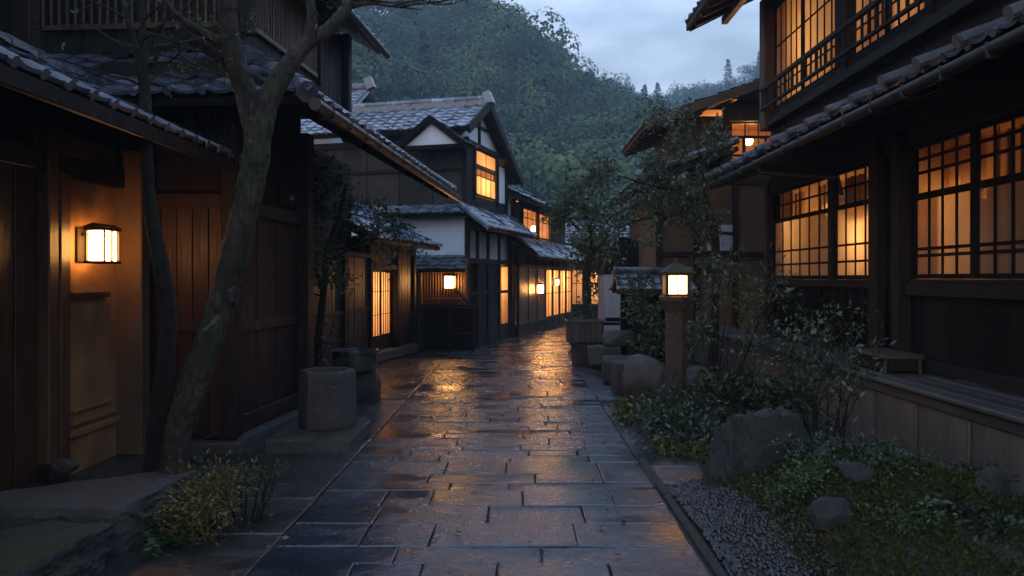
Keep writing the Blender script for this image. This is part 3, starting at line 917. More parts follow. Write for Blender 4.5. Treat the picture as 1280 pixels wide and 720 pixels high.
# ---- board fence in the recess and the door house
t = thing('board_fence', 'red brown board fence behind the small garden tree', 'fence', (-3.1, 9.6, 0), R(-4.63))
mb = MB(); planks(mb, (0, 0), (0, 5.0), 0.15, 1.95, 0.025, 0.17, 0.007, 41); mb.build('boards', M['wood_red'], t)
for (za, zb, oa, ob) in ((0.0, 0.15, -0.06, 0.05), (1.95, 2.03, -0.06, 0.06), (1.0, 1.07, 0, 0.03)):
    mb = MB(); hbar(mb, (0, 0), (0, 5.0), za, zb, oa, ob); mb.build('rail', M['wood_dark'], t)
for k in range(4): post(t, (0.01, 0.1 + k * 1.6), 0.0, 2.0, 0.1, 0.1)

h3 = thing('gatehouse', 'low tiled gatehouse with lit lattice sliding doors', 'house', (-2.78, 14.5, 0), R(-10.9))
mb = MB(); planks(mb, (0, -0.35), (0, 0.15), 0.2, 2.2, 0.03, 0.16, 0.006, 51); planks(mb, (0, 1.62), (0, 2.75), 0.2, 2.2, 0.03, 0.18, 0.006, 52); planks(mb, (0, 0.15), (0, 1.62), 1.85, 2.3, 0.03, 0.4, 0.006, 53)
planks(mb, (-2.3, -0.35), (-0.0, -0.35), 0.2, 2.25, 0.03, 0.18, 0.006, 54); mb.build('plank_wall', M['wood_red'], h3)
mb = MB(); mb.box(-2.3, -0.06, 2.65, 2.7, 0, 2.4); mb.build('end_wall', M['wood_dark'], h3)
mb = MB(); hbar(mb, (0, -0.4), (0, 2.8), 0.0, 0.2, -0.1, 0.1, 0.02); mb.build('plinth', M['stone_cut'], h3)
for y in (-0.3, 0.13, 1.66, 2.7): post(h3, (0.0, y), 0.1, 2.3, 0.13, 0.13)
mb = MB(); hbar(mb, (0, -0.4), (0, 2.8), 2.2, 2.34, -0.08, 0.07); hbar(mb, (0, 0.2), (0, 1.6), 1.75, 1.85, -0.06, 0.05); mb.build('beam', M['wood_dark'], h3)
for k in range(2):
    y0 = 0.2 + k * 0.7
    d = window(h3, (-0.03 - 0.05 * k, y0), (-0.03 - 0.05 * k, y0 + 0.7), 0.45, 1.75, 5, [0.32, 0.66], 0.045, 0.016, 'wood_dark', 'paper', 0, name='sliding_door')
    mb = MB(); mb.box(-0.08 - 0.05 * k, -0.03 - 0.05 * k, y0 + 0.002, y0 + 0.698, 0.2, 0.45); mb.build('door_panel', M['wood_red'], d)
room(h3, -1.8, -0.14, 0.16, 1.64, 0.15, 2.2, ('x1',))
plight((-0.75, 0.9, 1.3), 34, h3)
rg = [(0.55, -0.75, 2.28), (0.55, 3.0, 2.28), (-1.0, 3.0, 3.0), (-1.0, -0.75, 3.0)]
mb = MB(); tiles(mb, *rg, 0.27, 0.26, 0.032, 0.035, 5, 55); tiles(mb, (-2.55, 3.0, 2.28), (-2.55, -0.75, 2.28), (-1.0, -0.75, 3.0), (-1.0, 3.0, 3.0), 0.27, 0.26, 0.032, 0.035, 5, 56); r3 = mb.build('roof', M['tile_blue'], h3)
mb = MB(); slab(mb, *rg, 0.03, 0.1); mb.build('roof_deck', M['wood_dark'], r3)
mb = MB(); ridge(mb, (-1.0, -0.8, 3.05), (-1.0, 3.05, 3.05), 0.1); mb.build('ridge_tiles', M['tile_blue'], r3)
rafters(h3, (0.48, -0.6, 2.2), (0.48, 2.9, 2.2), (-0.6, 0, 0.28), 10, 0.045, 0.06)
mb = MB(); mb.prism([(0.0, -0.38, 2.25), (-2.0, -0.38, 2.25), (-1.0, -0.38, 2.85)], (0, 0.04, 0)); mb.build('gable', M['wood_dark'], h3)

# ---- the two-storey gabled house
h4 = thing('town_house', 'two storey white gabled town house with a lit upper window', 'house', (-1.15, 18.2, 0), R(-16))
mb = MB(); mb.box(-4.5, -0.08, 0.0, 0.12, 1.9, 3.2, 0.004); mb.build('plaster_wall', M['plaster'], h4)
mb = MB(); mb.box(-4.5, -0.1, 0.02, 0.12, 0.0, 1.88); mb.box(-4.5, -0.12, 0.13, 3.6, 2.7, 3.3); mb.box(-0.12, 0.0, 0.1, 3.3, 0.0, 0.35); mb.box(-0.12, -0.02, 0.72, 2.35, 0.352, 1.95); mb.build('board_wall', M['wood_dark'], h4)
mb = MB(); mb.box(-0.1, -0.03, 0.08, 3.3, 2.02, 2.7); mb.build('upper_panel', M['plaster'], h4)
for y in (0.05, 0.7, 1.5, 2.4, 3.28): post(h4, (-0.03, y), 0.0, 2.95, 0.1, 0.12)
mb = MB(); hbar(mb, (0, 0.0), (0, 3.35), 1.93, 2.05, -0.08, 0.05); hbar(mb, (0, 0), (0, 3.35), 2.72, 2.85, -0.08, 0.05); hbar(mb, (-2.6, 0), (0.0, 0), 1.86, 1.98, -0.05, 0.05); hbar(mb, (0, 0), (0, 3.35), 1.2, 1.27, 0.0, 0.03); mb.build('beam', M['wood_dark'], h4)
window(h4, (0.005, 2.47), (0.005, 3.22), 0.36, 1.92, 6, [0.45], 0.04, 0.02, 'wood_dark', 'paper')
room(h4, -1.4, -0.13, 2.3, 3.3, 0.3, 2.0, ('x1',)); plight((-0.6, 2.8, 1.5), 36, h4)
# awning over the lattice bay
aw = [(-2.1, -0.75, 1.78), (0.2, -0.75, 1.78), (0.05, 0.0, 2.12), (-2.1, 0.0, 2.12)]
mb = MB(); tiles(mb, *aw, 0.22, 0.2, 0.02, 0.025, 4, 61, False); ra = mb.build('awning_roof', M['tile'], h4)
mb = MB(); slab(mb, *aw, 0.02, 0.07); mb.build('roof_deck', M['wood_brown'], ra)
mb = MB()
for k in range(15): mb.box(-0.95 + k * 0.068, -0.925 + k * 0.068, -0.3, -0.27, 0.5, 1.72, 0.003)
mb.box(-1.0, 0.05, -0.31, -0.262, 0.42, 0.5); mb.box(-1.0, 0.05, -0.31, -0.262, 1.7, 1.78); mb.box(-1.0, 0.05, -0.305, -0.265, 1.1, 1.14); mb.build('lattice', M['wood_brown'], h4)
post(h4, (0.06, -0.33), 0.0, 1.78, 0.09, 0.09, 'wood_brown'); post(h4, (-1.02, -0.33), 0.0, 1.78, 0.09, 0.09, 'wood_brown')
mb = MB(); mb.box(-1.0, 0.04, -0.28, -0.255, 0.0, 0.42); mb.build('bay_panel', M['wood_dark'], h4)
# skirt roof
s1 = [(0.62, -0.35, 2.72), (0.62, 3.75, 2.72), (-0.05, 3.75, 3.25), (-0.05, -0.35, 3.25)]
s2 = [(-3.2, -0.32, 3.06), (0.0, -0.32, 3.06), (0.0, 0.08, 3.28), (-3.2, 0.08, 3.28)]
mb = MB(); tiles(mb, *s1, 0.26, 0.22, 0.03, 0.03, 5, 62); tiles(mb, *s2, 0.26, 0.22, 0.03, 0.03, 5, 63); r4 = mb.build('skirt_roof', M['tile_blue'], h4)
mb = MB(); slab(mb, *s1, 0.03, 0.1); slab(mb, *s2, 0.03, 0.1); mb.build('roof_deck', M['wood_dark'], r4)
mb = MB(); ridge(mb, s1[0], s1[3], 0.07); mb.build('ridge_tiles', M['tile_blue'], r4)
# upper storey
mb = MB(); planks(mb, (-4.3, 0.1), (-0.1, 0.1), 3.22, 4.75, 0.03, 0.9, 0.006, 64, 0.07); mb.box(-4.3, -0.35, 0.16, 3.3, 3.1, 3.3); mb.build('upper_wall', M['wood_mid'], h4)
mb = MB(); hbar(mb, (-4.3, 0.1), (-0.1, 0.1), 4.05, 4.13, 0, 0.05); hbar(mb, (-4.3, 0.1), (0.0, 0.1), 4.68, 4.82, -0.02, 0.08); hbar(mb, (-0.1, 0.1), (-0.1, 3.35), 4.68, 4.8, -0.05, 0.06); hbar(mb, (-0.1, 0.1), (-0.1, 3.35), 3.22, 3.4, -0.05, 0.05); mb.build('upper_beam', M['wood_dark'], h4)
mb = MB(); mb.box(-0.2, -0.1, 0.1, 0.75, 3.38, 4.7); mb.box(-0.2, -0.1, 0.75, 3.3, 3.38, 3.55); mb.build('upper_board', M['wood_dark'], h4)
mb = MB(); mb.box(-0.2, -0.11, 2.55, 3.3, 3.552, 4.5); mb.build('white_panel', M['plaster'], h4)
for y in (0.12, 0.72, 2.5, 3.3): post(h4, (-0.11, y), 3.22, 4.72, 0.12, 0.12)
window(h4, (-0.09, 0.8), (-0.09, 2.44), 3.56, 4.26, 4, [0.3], 0.05, 0.03, 'wood_dark', 'paper', 0.3)
window(h4, (-0.09, 0.8), (-0.09, 2.44), 4.28, 4.68, 2, [], 0.04, 0.03, 'wood_dark', 'paper_dim', 0.0)
room(h4, -3.0, -0.18, 0.2, 3.2, 3.33, 4.75, ('x1',))
# main gable roof, ridge along x
ry, rz_, ze0, ze1 = 1.1, 5.78, 4.98, 4.25
f_ = [(-4.2, -0.35, ze0), (0.12, -0.35, ze0), (0.12, ry, rz_), (-4.2, ry, rz_)]
b_ = [(0.12, 3.95, ze1), (-4.2, 3.95, ze1), (-4.2, ry, rz_), (0.12, ry, rz_)]
mb = MB(); tiles(mb, *f_, 0.27, 0.25, 0.032, 0.03, 5, 65); tiles(mb, *b_, 0.27, 0.25, 0.032, 0.03, 5, 66); rm = mb.build('roof', M['tile_blue'], h4)
mb = MB(); slab(mb, *f_, 0.03, 0.12); slab(mb, *b_, 0.03, 0.12); mb.build('roof_deck', M['wood_dark'], rm)
mb = MB(); ridge(mb, (-4.3, ry, rz_ + 0.1), (0.2, ry, rz_ + 0.1), 0.11); mb.bar((-4.25, ry, rz_ + 0.02), (0.15, ry, rz_ + 0.02), 0.2, 0.14); mb.bar((0.06, ry, rz_ + 0.1), (0.22, ry, rz_ + 0.16), 0.26, 0.3); mb.bar((-4.3, ry, rz_ + 0.1), (-4.15, ry, rz_ + 0.16), 0.26, 0.3); mb.build('ridge_tiles', M['tile_blue'], rm)
mb = MB(); mb.bar((0.17, -0.42, ze0 - 0.08), (0.17, ry, rz_ - 0.03), 0.06, 0.2); mb.bar((0.17, 4.02, ze1 - 0.08), (0.17, ry, rz_ - 0.03), 0.06, 0.2); mb.build('barge_board', M['wood_dark'], rm)
mb = MB(); mb.prism([(-0.12, -0.1, 4.8), (-0.12, 3.25, 4.8), (-0.12, ry, 5.64)], (-0.06, 0, 0)); mb.build('gable', M['plaster'], h4)
mb = MB(); mb.box(-0.12, -0.07, ry - 0.05, ry + 0.05, 4.8, 5.5); mb.box(-0.12, -0.07, 0.4, 1.9, 5.2, 5.27); mb.build('gable_strut', M['wood_dark'], h4)
# cross gable to the front
gx0, ga, gf = -0.68, 5.2, 4.64
gl = [(gx0 - 0.72, 0.6, gf), (gx0 - 0.72, -0.62, gf), (gx0, -0.62, ga), (gx0, 0.6, ga)]
gr = [(gx0 + 0.72, -0.62, gf), (gx0 + 0.72, 0.6, gf), (gx0, 0.6, ga), (gx0, -0.62, ga)]
mb = MB(); tiles(mb, *gl, 0.25, 0.22, 0.025, 0.03, 4, 67, False); tiles(mb, *gr, 0.25, 0.22, 0.025, 0.03, 4, 68, False); rc = mb.build('cross_gable', M['tile_blue'], h4)
mb = MB(); mb.bar((gx0 - 0.78, -0.6, gf - 0.09), (gx0, -0.6, ga - 0.06), 0.08, 0.13); mb.bar((gx0 + 0.78, -0.6, gf - 0.09), (gx0, -0.6, ga - 0.06), 0.08, 0.13); mb.build('barge_board', M['wood_black'], rc)
mb = MB(); mb.prism([(gx0 - 0.62, -0.5, gf - 0.08), (gx0 + 0.62, -0.5, gf - 0.08), (gx0, -0.5, ga - 0.14)], (0, 0.5, 0)); mb.build('gable_panel', M['plaster'], rc)
mb = MB(); mb.bar((gx0 - 0.8, -0.52, gf - 0.13), (gx0 + 0.8, -0.52, gf - 0.13), 0.14, 0.1); mb.build('tie_beam', M['wood_black'], rc)
def Lw(h, x, y, z):
    a = h.rotation_euler.z; ca, sa = math.cos(a), math.sin(a)
    return (h.location.x + x * ca - y * sa, h.location.y + x * sa + y * ca, z)
pendant('lit globe lamp behind the gabled house upper window', Lw(h4, -0.9, 1.6, 4.2), 4.72, 60)
wall_lamp('lit box lamp on the lattice bay of the gabled house', Lw(h4, -0.28, -0.31, 1.5), R(-16 - 90), 0.19, 0.28, 0.15, 'lamp', 0.06, 'lit lamps along the street fronts')

t = thing('bamboo_fence', 'dark low plank fence in front of the gabled house bay', 'fence', (-2.1, 17.25, 0), R(-4))
mb = MB(); planks(mb, (0, 0), (1.15, 0), 0.05, 1.02, 0.02, 0.12, 0.006, 71); mb.build('boards', M['wood_black'], t)
for (pa, pb) in (((-0.05, -0.05, 0.95), (1.2, -0.05, 0.95)), ((-0.05, -0.05, 0.4), (1.2, -0.05, 0.4)), ((0.75, -0.04, 1.35), (1.18, -0.04, 0.9))):
    mb = MB(); mb.bar(pa, pb, 0.045, 0.045); mb.build('rail', M['wood_dark'], t)
for x in (0.02, 0.62, 1.15): post(t, (x, -0.03), 0, 1.05, 0.06, 0.06)

# ---- the lit shop row further down
h5 = thing('town_house', 'long lit lattice fronted house where the street bends', 'house', (0.0, 21.5, 0), R(-15))
mb = MB(); mb.box(-3.5, -0.12, 0.0, 0.08, 0.0, 2.5); mb.box(-0.12, 0.0, 0.0, 7.4, 0.0, 0.32); mb.box(-0.12, -0.02, 0.05, 7.4, 1.92, 2.5); mb.build('board_wall', M['wood_dark'], h5)
for k in range(8): post(h5, (-0.02, 0.05 + k * 1.05), 0.0, 2.45, 0.07, 0.09)
mb = MB(); hbar(mb, (0, 0), (0, 7.4), 1.86, 1.97, -0.05, 0.03); hbar(mb, (0, 0), (0, 7.4), 0.28, 0.36, -0.05, 0.03); mb.build('beam', M['wood_dark'], h5)
for k in range(3):
    mb = MB(); y0 = 0.12 + k * 1.05
    planks(mb, (0.0, y0), (0.0, y0 + 0.92), 0.34, 1.88, 0.02, 0.11, 0.012, 80 + k); mb.build('board_panel', M['wood_brown'], h5)
for k in range(3, 7):
    y0 = 0.12 + k * 1.05
    window(h5, (0.0, y0), (0.0, y0 + 0.92), 0.34, 1.88, 2, [0.5], 0.05, 0.03, 'wood_dark', 'paper')
room(h5, -1.6, -0.1, 3.2, 7.4, 0.25, 2.0, ('x1',)); plight((-0.6, 4.3, 1.5), 50, h5); plight((-0.6, 6.3, 1.5), 50, h5)
s5 = [(0.7, -0.4, 2.15), (0.7, 7.6, 2.15), (-0.1, 7.6, 2.72), (-0.1, -0.4, 2.72)]
mb = MB(); tiles(mb, *s5, 0.28, 0.26, 0.032, 0.032, 5, 83); r5 = mb.build('skirt_roof', M['tile_blue'], h5)
mb = MB(); slab(mb, *s5, 0.03, 0.1); mb.build('roof_deck', M['wood_dark'], r5)
mb = MB(); mb.box(-3.0, -0.22, 0.2, 0.3, 2.5, 3.6); mb.build('side_panel', M['plaster'], h5)
mb = MB(); mb.box(-0.3, -0.2, 0.2, 1.1, 2.6, 3.7); mb.box(-0.3, -0.2, 1.1, 7.2, 2.6, 2.78); mb.box(-0.3, -0.2, 1.1, 7.2, 3.62, 3.8); mb.box(-0.3, -0.2, 4.9, 7.2, 2.78, 3.62); mb.build('upper_wall', M['wood_dark'], h5)
for y in (0.22, 1.08, 3.0, 4.95): post(h5, (-0.2, y), 2.6, 3.75, 0.11, 0.11)
window(h5, (-0.19, 1.16), (-0.19, 2.94), 2.79, 3.61, 3, [0.35], 0.05, 0.03, 'wood_dark', 'paper', 1.0)
window(h5, (-0.19, 3.06), (-0.19, 4.88), 2.79, 3.61, 3, [0.35], 0.05, 0.03, 'wood_dark', 'paper', 1.0)
room(h5, -2.6, -0.28, 0.35, 4.95, 2.72, 3.75, ('x1',))
u5 = [(0.5, -0.1, 3.62), (0.5, 7.5, 3.62), (-1.6, 7.5, 4.55), (-1.6, -0.1, 4.55)]
mb = MB(); tiles(mb, *u5, 0.28, 0.26, 0.032, 0.032, 5, 84); tiles(mb, (-3.6, 7.5, 3.62), (-3.6, -0.1, 3.62), (-1.6, -0.1, 4.55), (-1.6, 7.5, 4.55), 0.28, 0.26, 0.032, 0.032, 5, 85); r5 = mb.build('roof', M['tile'], h5)
mb = MB(); slab(mb, *u5, 0.03, 0.1); mb.build('roof_deck', M['wood_dark'], r5)
mb = MB(); ridge(mb, (-1.6, -0.15, 4.6), (-1.6, 7.5, 4.6), 0.1); mb.build('ridge_tiles', M['tile'], r5)
mb = MB(); mb.prism([(-0.25, 0.25, 3.6), (-3.0, 0.25, 3.6), (-1.6, 0.25, 4.4)], (0, 0.06, 0)); mb.build('gable', M['plaster'], h5)
pendant('lit globe lamp in the nearer upper window of the lattice fronted house', Lw(h5, -0.55, 2.1, 3.2), 3.72, 42)
pendant('lit globe lamp in the farther upper window of the lattice fronted house', Lw(h5, -0.55, 3.9, 3.15), 3.72, 42)
wall_lamp('lit box lamp on the first brown board panel past the gabled house', Lw(h5, 0.02, 1.95, 1.27), R(-15), 0.2, 0.26, 0.15, 'lamp', 0.06, 'lit lamps along the street fronts')
wall_lamp('small lit lamp farthest along the board fronted house', Lw(h5, 0.02, 4.3, 1.45), R(-15), 0.15, 0.2, 0.12, 'lamp', 0.06, 'lit lamps along the street fronts')

# ---- house closing the street
h6 = thing('town_house', 'far house closing the street with two lit windows', 'house', (1.7, 31.5, 0), 0)
mb = MB(); mb.box(0, 4.5, 0.0, 3.0, 0, 0.5); mb.box(0, 4.5, 0.0, 0.1, 1.95, 3.0); mb.box(0, 0.25, 0.0, 0.1, 0.5, 1.95); mb.box(3.0, 4.5, 0, 0.1, 0.5, 1.95); mb.box(1.5, 1.7, 0, 0.1, 0.5, 1.95); mb.build('board_wall', M['wood_dark'], h6)
window(h6, (0.25, 0), (1.5, 0), 0.5, 1.95, 4, [0.4], 0.06, 0.03, 'wood_dark', 'paper'); window(h6, (1.7, 0), (3.0, 0), 0.5, 1.95, 4, [0.4], 0.06, 0.03, 'wood_dark', 'paper')
room(h6, 0.1, 4.0, 0.1, 2.4, 0.4, 2.5, ('y0',)); plight((1.6, 0.9, 1.6), 60, h6)
q = [(-0.5, -0.6, 2.9), (5, -0.6, 2.9), (5, 1.6, 4.1), (-0.5, 1.6, 4.1)]
mb = MB(); tiles(mb, *q, 0.3, 0.28, 0.032, 0.03, 4, 90); r6 = mb.build('roof', M['tile'], h6)
mb = MB(); slab(mb, *q, 0.03, 0.12); slab(mb, (5, 3.8, 2.9), (-0.5, 3.8, 2.9), (-0.5, 1.6, 4.1), (5, 1.6, 4.1), 0, 0.12); mb.build('roof_deck', M['wood_dark'], r6)

# ---- roof behind the gabled house
h7 = thing('town_house', 'far house showing only its grey tiled roof above the gabled house', 'house', (-7.8, 28.5, 0), R(-10))
mb = MB(); mb.box(-2.5, 2.2, -2.4, 2.4, 0, 6.6); mb.build('wall', M['plaster_pale'], h7)
qa = [(-3, -3.0, 6.3), (2.6, -3.0, 6.3), (2.6, 0, 8.2), (-3, 0, 8.2)]
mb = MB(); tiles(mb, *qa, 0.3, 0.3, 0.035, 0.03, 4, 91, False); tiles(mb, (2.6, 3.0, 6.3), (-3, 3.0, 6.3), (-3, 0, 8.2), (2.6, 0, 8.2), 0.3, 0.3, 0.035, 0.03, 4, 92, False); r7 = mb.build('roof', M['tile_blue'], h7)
mb = MB(); slab(mb, *qa, 0.03, 0.12); mb.prism([(2.25, -2.4, 6.5), (2.25, 2.4, 6.5), (2.25, 0, 8.0)], (-0.05, 0, 0)); mb.build('gable', M['plaster_pale'], h7)
mb = MB(); ridge(mb, (-3.1, 0, 8.3), (2.7, 0, 8.3), 0.13); mb.bar((2.5, 0, 8.35), (2.75, 0, 8.45), 0.3, 0.4); mb.build('ridge_tiles', M['tile_blue'], r7)

# ================================================================== RIGHT SIDE
k1 = thing('wooden_house', 'large dark house with glowing shoji windows on both floors above the timber wall', 'house', (4.0, 8.0, 0))
Y = lambda y: y - 8.0
mb = MB(); planks(mb, (0, Y(8.15)), (0, Y(2.5)), 0.7, 1.42, 0.03, 0.24, 0.005, 101); planks(mb, (0, Y(12.7)), (0, Y(8.15)), 0.7, 1.48, 0.03, 0.26, 0.008, 102, 0.05); planks(mb, (0, Y(8.9)), (0, Y(8.12)), 1.49, 3.0, 0.03, 0.24, 0.005, 103); mb.build('board_wall', M['wood_black'], k1)
mb = MB(); mb.box(0.05, 6, Y(12.6), Y(12.7), 0, 6.0); mb.box(0.05, 6, Y(2.5), Y(2.6), 0, 6.0); mb.build('end_wall', M['wood_dark'], k1)
mb = MB()
hbar(mb, (0, Y(8.14)), (0, Y(2.5)), 1.42, 1.55, -0.1, 0.07); hbar(mb, (0, Y(8.14)), (0, Y(2.5)), 1.551, 1.585, -0.1, 0.03)
hbar(mb, (0, Y(12.7)), (0, Y(8.9)), 1.48, 1.575, -0.1, 0.05); hbar(mb, (0, Y(12.7)), (0, Y(2.5)), 0.69, 0.8, -0.1, 0.08)
mb.build('sill', M['wood_beam'], k1)
mb = MB(); hbar(mb, (0, Y(12.7)), (0, Y(2.5)), 2.93, 3.12, -0.1, 0.05); hbar(mb, (0, Y(12.7)), (0, Y(2.5)), 3.121, 3.95, -0.1, 0.0); mb.build('lintel', M['wood_beam'], k1)
post(k1, (-0.02, Y(8.78)), 0.69, 3.1, 0.2, 0.2, 'wood_dark'); post(k1, (-0.03, Y(8.24)), 0.69, 3.1, 0.2, 0.16, 'wood_dark'); post(k1, (-0.02, Y(12.64)), 0.0, 3.1, 0.16, 0.16, 'wood_dark'); post(k1, (0, Y(10.18)), 1.56, 3.0, 0.1, 0.1, 'wood_dark')
rows1 = [0.115, 0.215, 0.39, 0.78, 0.83]; rows2 = [0.17, 0.34, 0.69, 0.84]
for (ya, yb, c, lo) in ((8.1, 7.03, 4, 'paper_dim'), (7.02, 5.95, 4, 'paper_dim'), (5.94, 4.87, 4, 'paper_dim'), (4.86, 3.8, 4, 'paper_dim')):
    window(k1, (0.0, Y(ya)), (0.0, Y(yb)), 1.59, 2.93, c, rows1, 0.045, 0.036, 'wood_black', lo, 0.39, 2)
mb = MB(); hbar(mb, (0, Y(3.8)), (0, Y(2.5)), 1.59, 2.93, -0.1, 0.0); mb.build('wall_board', M['wood_black'], k1)
window(k1, (0.0, Y(12.55)), (0.0, Y(10.25)), 1.58, 2.93, 6, rows2, 0.05, 0.032, 'wood_black', 'paper', 0.36, 1)
window(k1, (0.0, Y(10.12)), (0.0, Y(8.92)), 1.58, 2.93, 4, rows2, 0.05, 0.032, 'wood_black', 'paper', 0.36, 1)
room(k1, 0.11, 2.6, Y(8.6), Y(12.55), 0.7, 3.1, ('x0',)); room(k1, 0.11, 2.8, Y(3.6), Y(8.5), 0.7, 3.1, ('x0',))
# interior beam and rail seen through the panes
mb = MB(); mb.box(0.9, 1.0, Y(8.7), Y(12.5), 2.62, 2.76); mb.box(1.0, 1.1, Y(3.7), Y(8.4), 2.6, 2.74); mb.build('inner_beam', M['wood_brown'], k1)
# tiled skirt roof between the floors
sk = [(-1.0, Y(12.95), 3.12), (-1.0, Y(1.8), 3.12), (0.0, Y(1.8), 3.5), (0.0, Y(12.95), 3.5)]
mb = MB(); tiles(mb, *sk, 0.29, 0.25, 0.036, 0.038, 6, 105); rk = mb.build('skirt_roof', M['tile'], k1)
mb = MB(); slab(mb, *sk, 0.03, 0.1); mb.build('roof_deck', M['wood_dark'], rk)
mb = MB(); mb.tube([(-1.06, Y(13.0), 3.0), (-1.06, Y(1.8), 3.03)], 0.045, 12)
for j in range(20): mb.box(-1.108, -1.0, Y(2.2 + j * 0.55), Y(2.212 + j * 0.55), 2.956, 3.06, 0.003)
mb.tube([(-1.06, Y(9.9), 3.0), (-1.0, Y(9.9), 2.9), (-0.12, Y(9.7), 2.82), (-0.08, Y(9.7), 2.6)], 0.03, 8)
mb.build('gutter', M['metal'], rk, True)
rng = random.Random(8)
for j in range(20):
    mb = MB()
    y = Y(12.6 - j * 0.56 + rng.uniform(-.02, .02)); zz = rng.uniform(-.01, .01)
    mb.tube([(-1.09, y, 3.165 + zz), (-0.6, y, 3.36 + zz)], [0.05, 0.036], 9)
    mb.build('eave_tile', M['tile'], rk)
mb = MB(); mb.tube([(-1.06, Y(12.9), 2.98), (-1.06, Y(12.9), 2.2)], 0.009, 6); mb.build('rain_chain', M['gutter'], rk)
rafters(k1, (-0.92, Y(12.8), 3.04), (-0.92, Y(2.2), 3.04), (0.9, 0, 0.3), 24, 0.05, 0.08)
mb = MB(); ridge(mb, (-1.0, Y(12.97), 3.17), (0.0, Y(12.97), 3.55), 0.07); mb.build('ridge_tiles', M['tile'], rk)
# upper floor
mb = MB(); hbar(mb, (-0.04, Y(12.5)), (-0.04, Y(2.5)), 3.93, 4.05, -0.1, 0.12, 0.01); hbar(mb, (-0.04, Y(12.5)), (-0.04, Y(2.5)), 4.06, 4.17, -0.1, 0.06, 0.01); hbar(mb, (-0.04, Y(12.5)), (-0.04, Y(2.5)), 5.75, 5.95, -0.1, 0.05); mb.build('upper_beam', M['wood_beam'], k1)
post(k1, (-0.1, Y(12.5)), 3.9, 5.95, 0.2, 0.24, 'wood_brown', 'corner_post'); post(k1, (-0.07, Y(9.6)), 3.95, 5.9, 0.16, 0.3, 'wood_dark'); post(k1, (-0.07, Y(7.55)), 3.95, 5.9, 0.14, 0.14, 'wood_dark'); post(k1, (-0.07, Y(5.2)), 3.95, 5.9, 0.14, 0.14, 'wood_dark')
for (ya, yb, c) in ((12.3, 11.1, 5), (11.1, 9.8, 5), (9.42, 8.55, 4), (8.55, 7.65, 4), (7.45, 6.4, 4), (6.4, 5.3, 4)):
    window(k1, (-0.06, Y(ya) - 0.002), (-0.06, Y(yb) + 0.002), 4.18, 5.75, c, [0.4, 0.8], 0.04, 0.03, 'wood_black', 'paper', 0.0)
mb = MB(); hbar(mb, (-0.04, Y(5.1)), (-0.04, Y(2.5)), 4.17, 5.75, -0.1, 0.0); mb.build('upper_board', M['wood_black'], k1)
room(k1, 0.1, 2.6, Y(5.25), Y(12.4), 4.0, 5.9, ('x0',))
mb = MB()
hbar(mb, (-0.2, Y(12.42)), (-0.2, Y(4.0)), 4.47, 4.53, 0.0, 0.06); hbar(mb, (-0.2, Y(12.42)), (-0.2, Y(4.0)), 4.18, 4.22, 0.0, 0.05)
for j in range(48): mb.box(-0.24, -0.215, Y(12.35 - j * 0.17), Y(12.35 - j * 0.17) + 0.02, 4.22, 4.47, 0.002)
mb.build('railing', M['wood_dark'], k1)
up = [(-1.15, Y(13.5), 5.9), (-1.15, Y(1.5), 5.9), (1.9, Y(1.5), 7.4), (1.9, Y(13.5), 7.4)]
mb = MB(); tiles(mb, *up, 0.29, 0.27, 0.034, 0.034, 4, 106); ru_ = mb.build('roof', M['tile'], k1)
mb = MB(); slab(mb, *up, 0.03, 0.09); slab(mb, (5, Y(1.5), 5.9), (5, Y(13.5), 5.9), (1.9, Y(13.5), 7.4), (1.9, Y(1.5), 7.4), 0.0, 0.1); mb.build('roof_deck', M['wood_brown'], ru_)
mb = MB(); mb.bar((-1.15, Y(13.45), 5.82), (1.9, Y(13.45), 7.33), 0.07, 0.18); hbar(mb, (-1.15, Y(13.5)), (-1.15, Y(1.5)), 5.76, 5.86, -0.03, 0.02); mb.build('barge_board', M['wood_dark'], ru_)
mb = MB(); ridge(mb, (1.9, Y(1.5), 7.5), (1.9, Y(13.5), 7.5), 0.12); mb.build('ridge_tiles', M['tile'], ru_)
rafters(k1, (-1.08, Y(13.2), 5.78), (-1.08, Y(2.0), 5.78), (1.1, 0, 0.54), 25, 0.06, 0.09, 'wood_brown')
mb = MB(); mb.bar((-0.55, Y(13.4), 5.9), (-0.55, Y(2), 5.9), 0.1, 0.12); mb.build('purlin', M['wood_brown'], ru_)
mb = MB(); mb.prism([(0.0, Y(12.65), 5.9), (3.8, Y(12.65), 5.9), (1.9, Y(12.65), 7.2)], (0, -0.08, 0)); mb.build('gable', M['wood_dark'], k1)

pendant('cone shaded lamp seen behind the upper panes of the lower far shoji window', (4.34, 9.5, 2.3), 3.1, 9, 'cone')
pendant('lit globe lamp in the far corner of the lower shoji room', (4.6, 11.9, 2.6), 3.1, 6)
pendant('cone shaded lamp inside the nearest lower shoji room', (4.75, 7.9, 2.5), 3.1, 13, 'cone')
pendant('lit globe lamp upstairs behind the railing by the corner post', (4.7, 11.2, 5.0), 5.9, 13)
pendant('lit globe lamp upstairs in the nearer room above the skirt roof', (4.7, 8.6, 5.0), 5.9, 12)

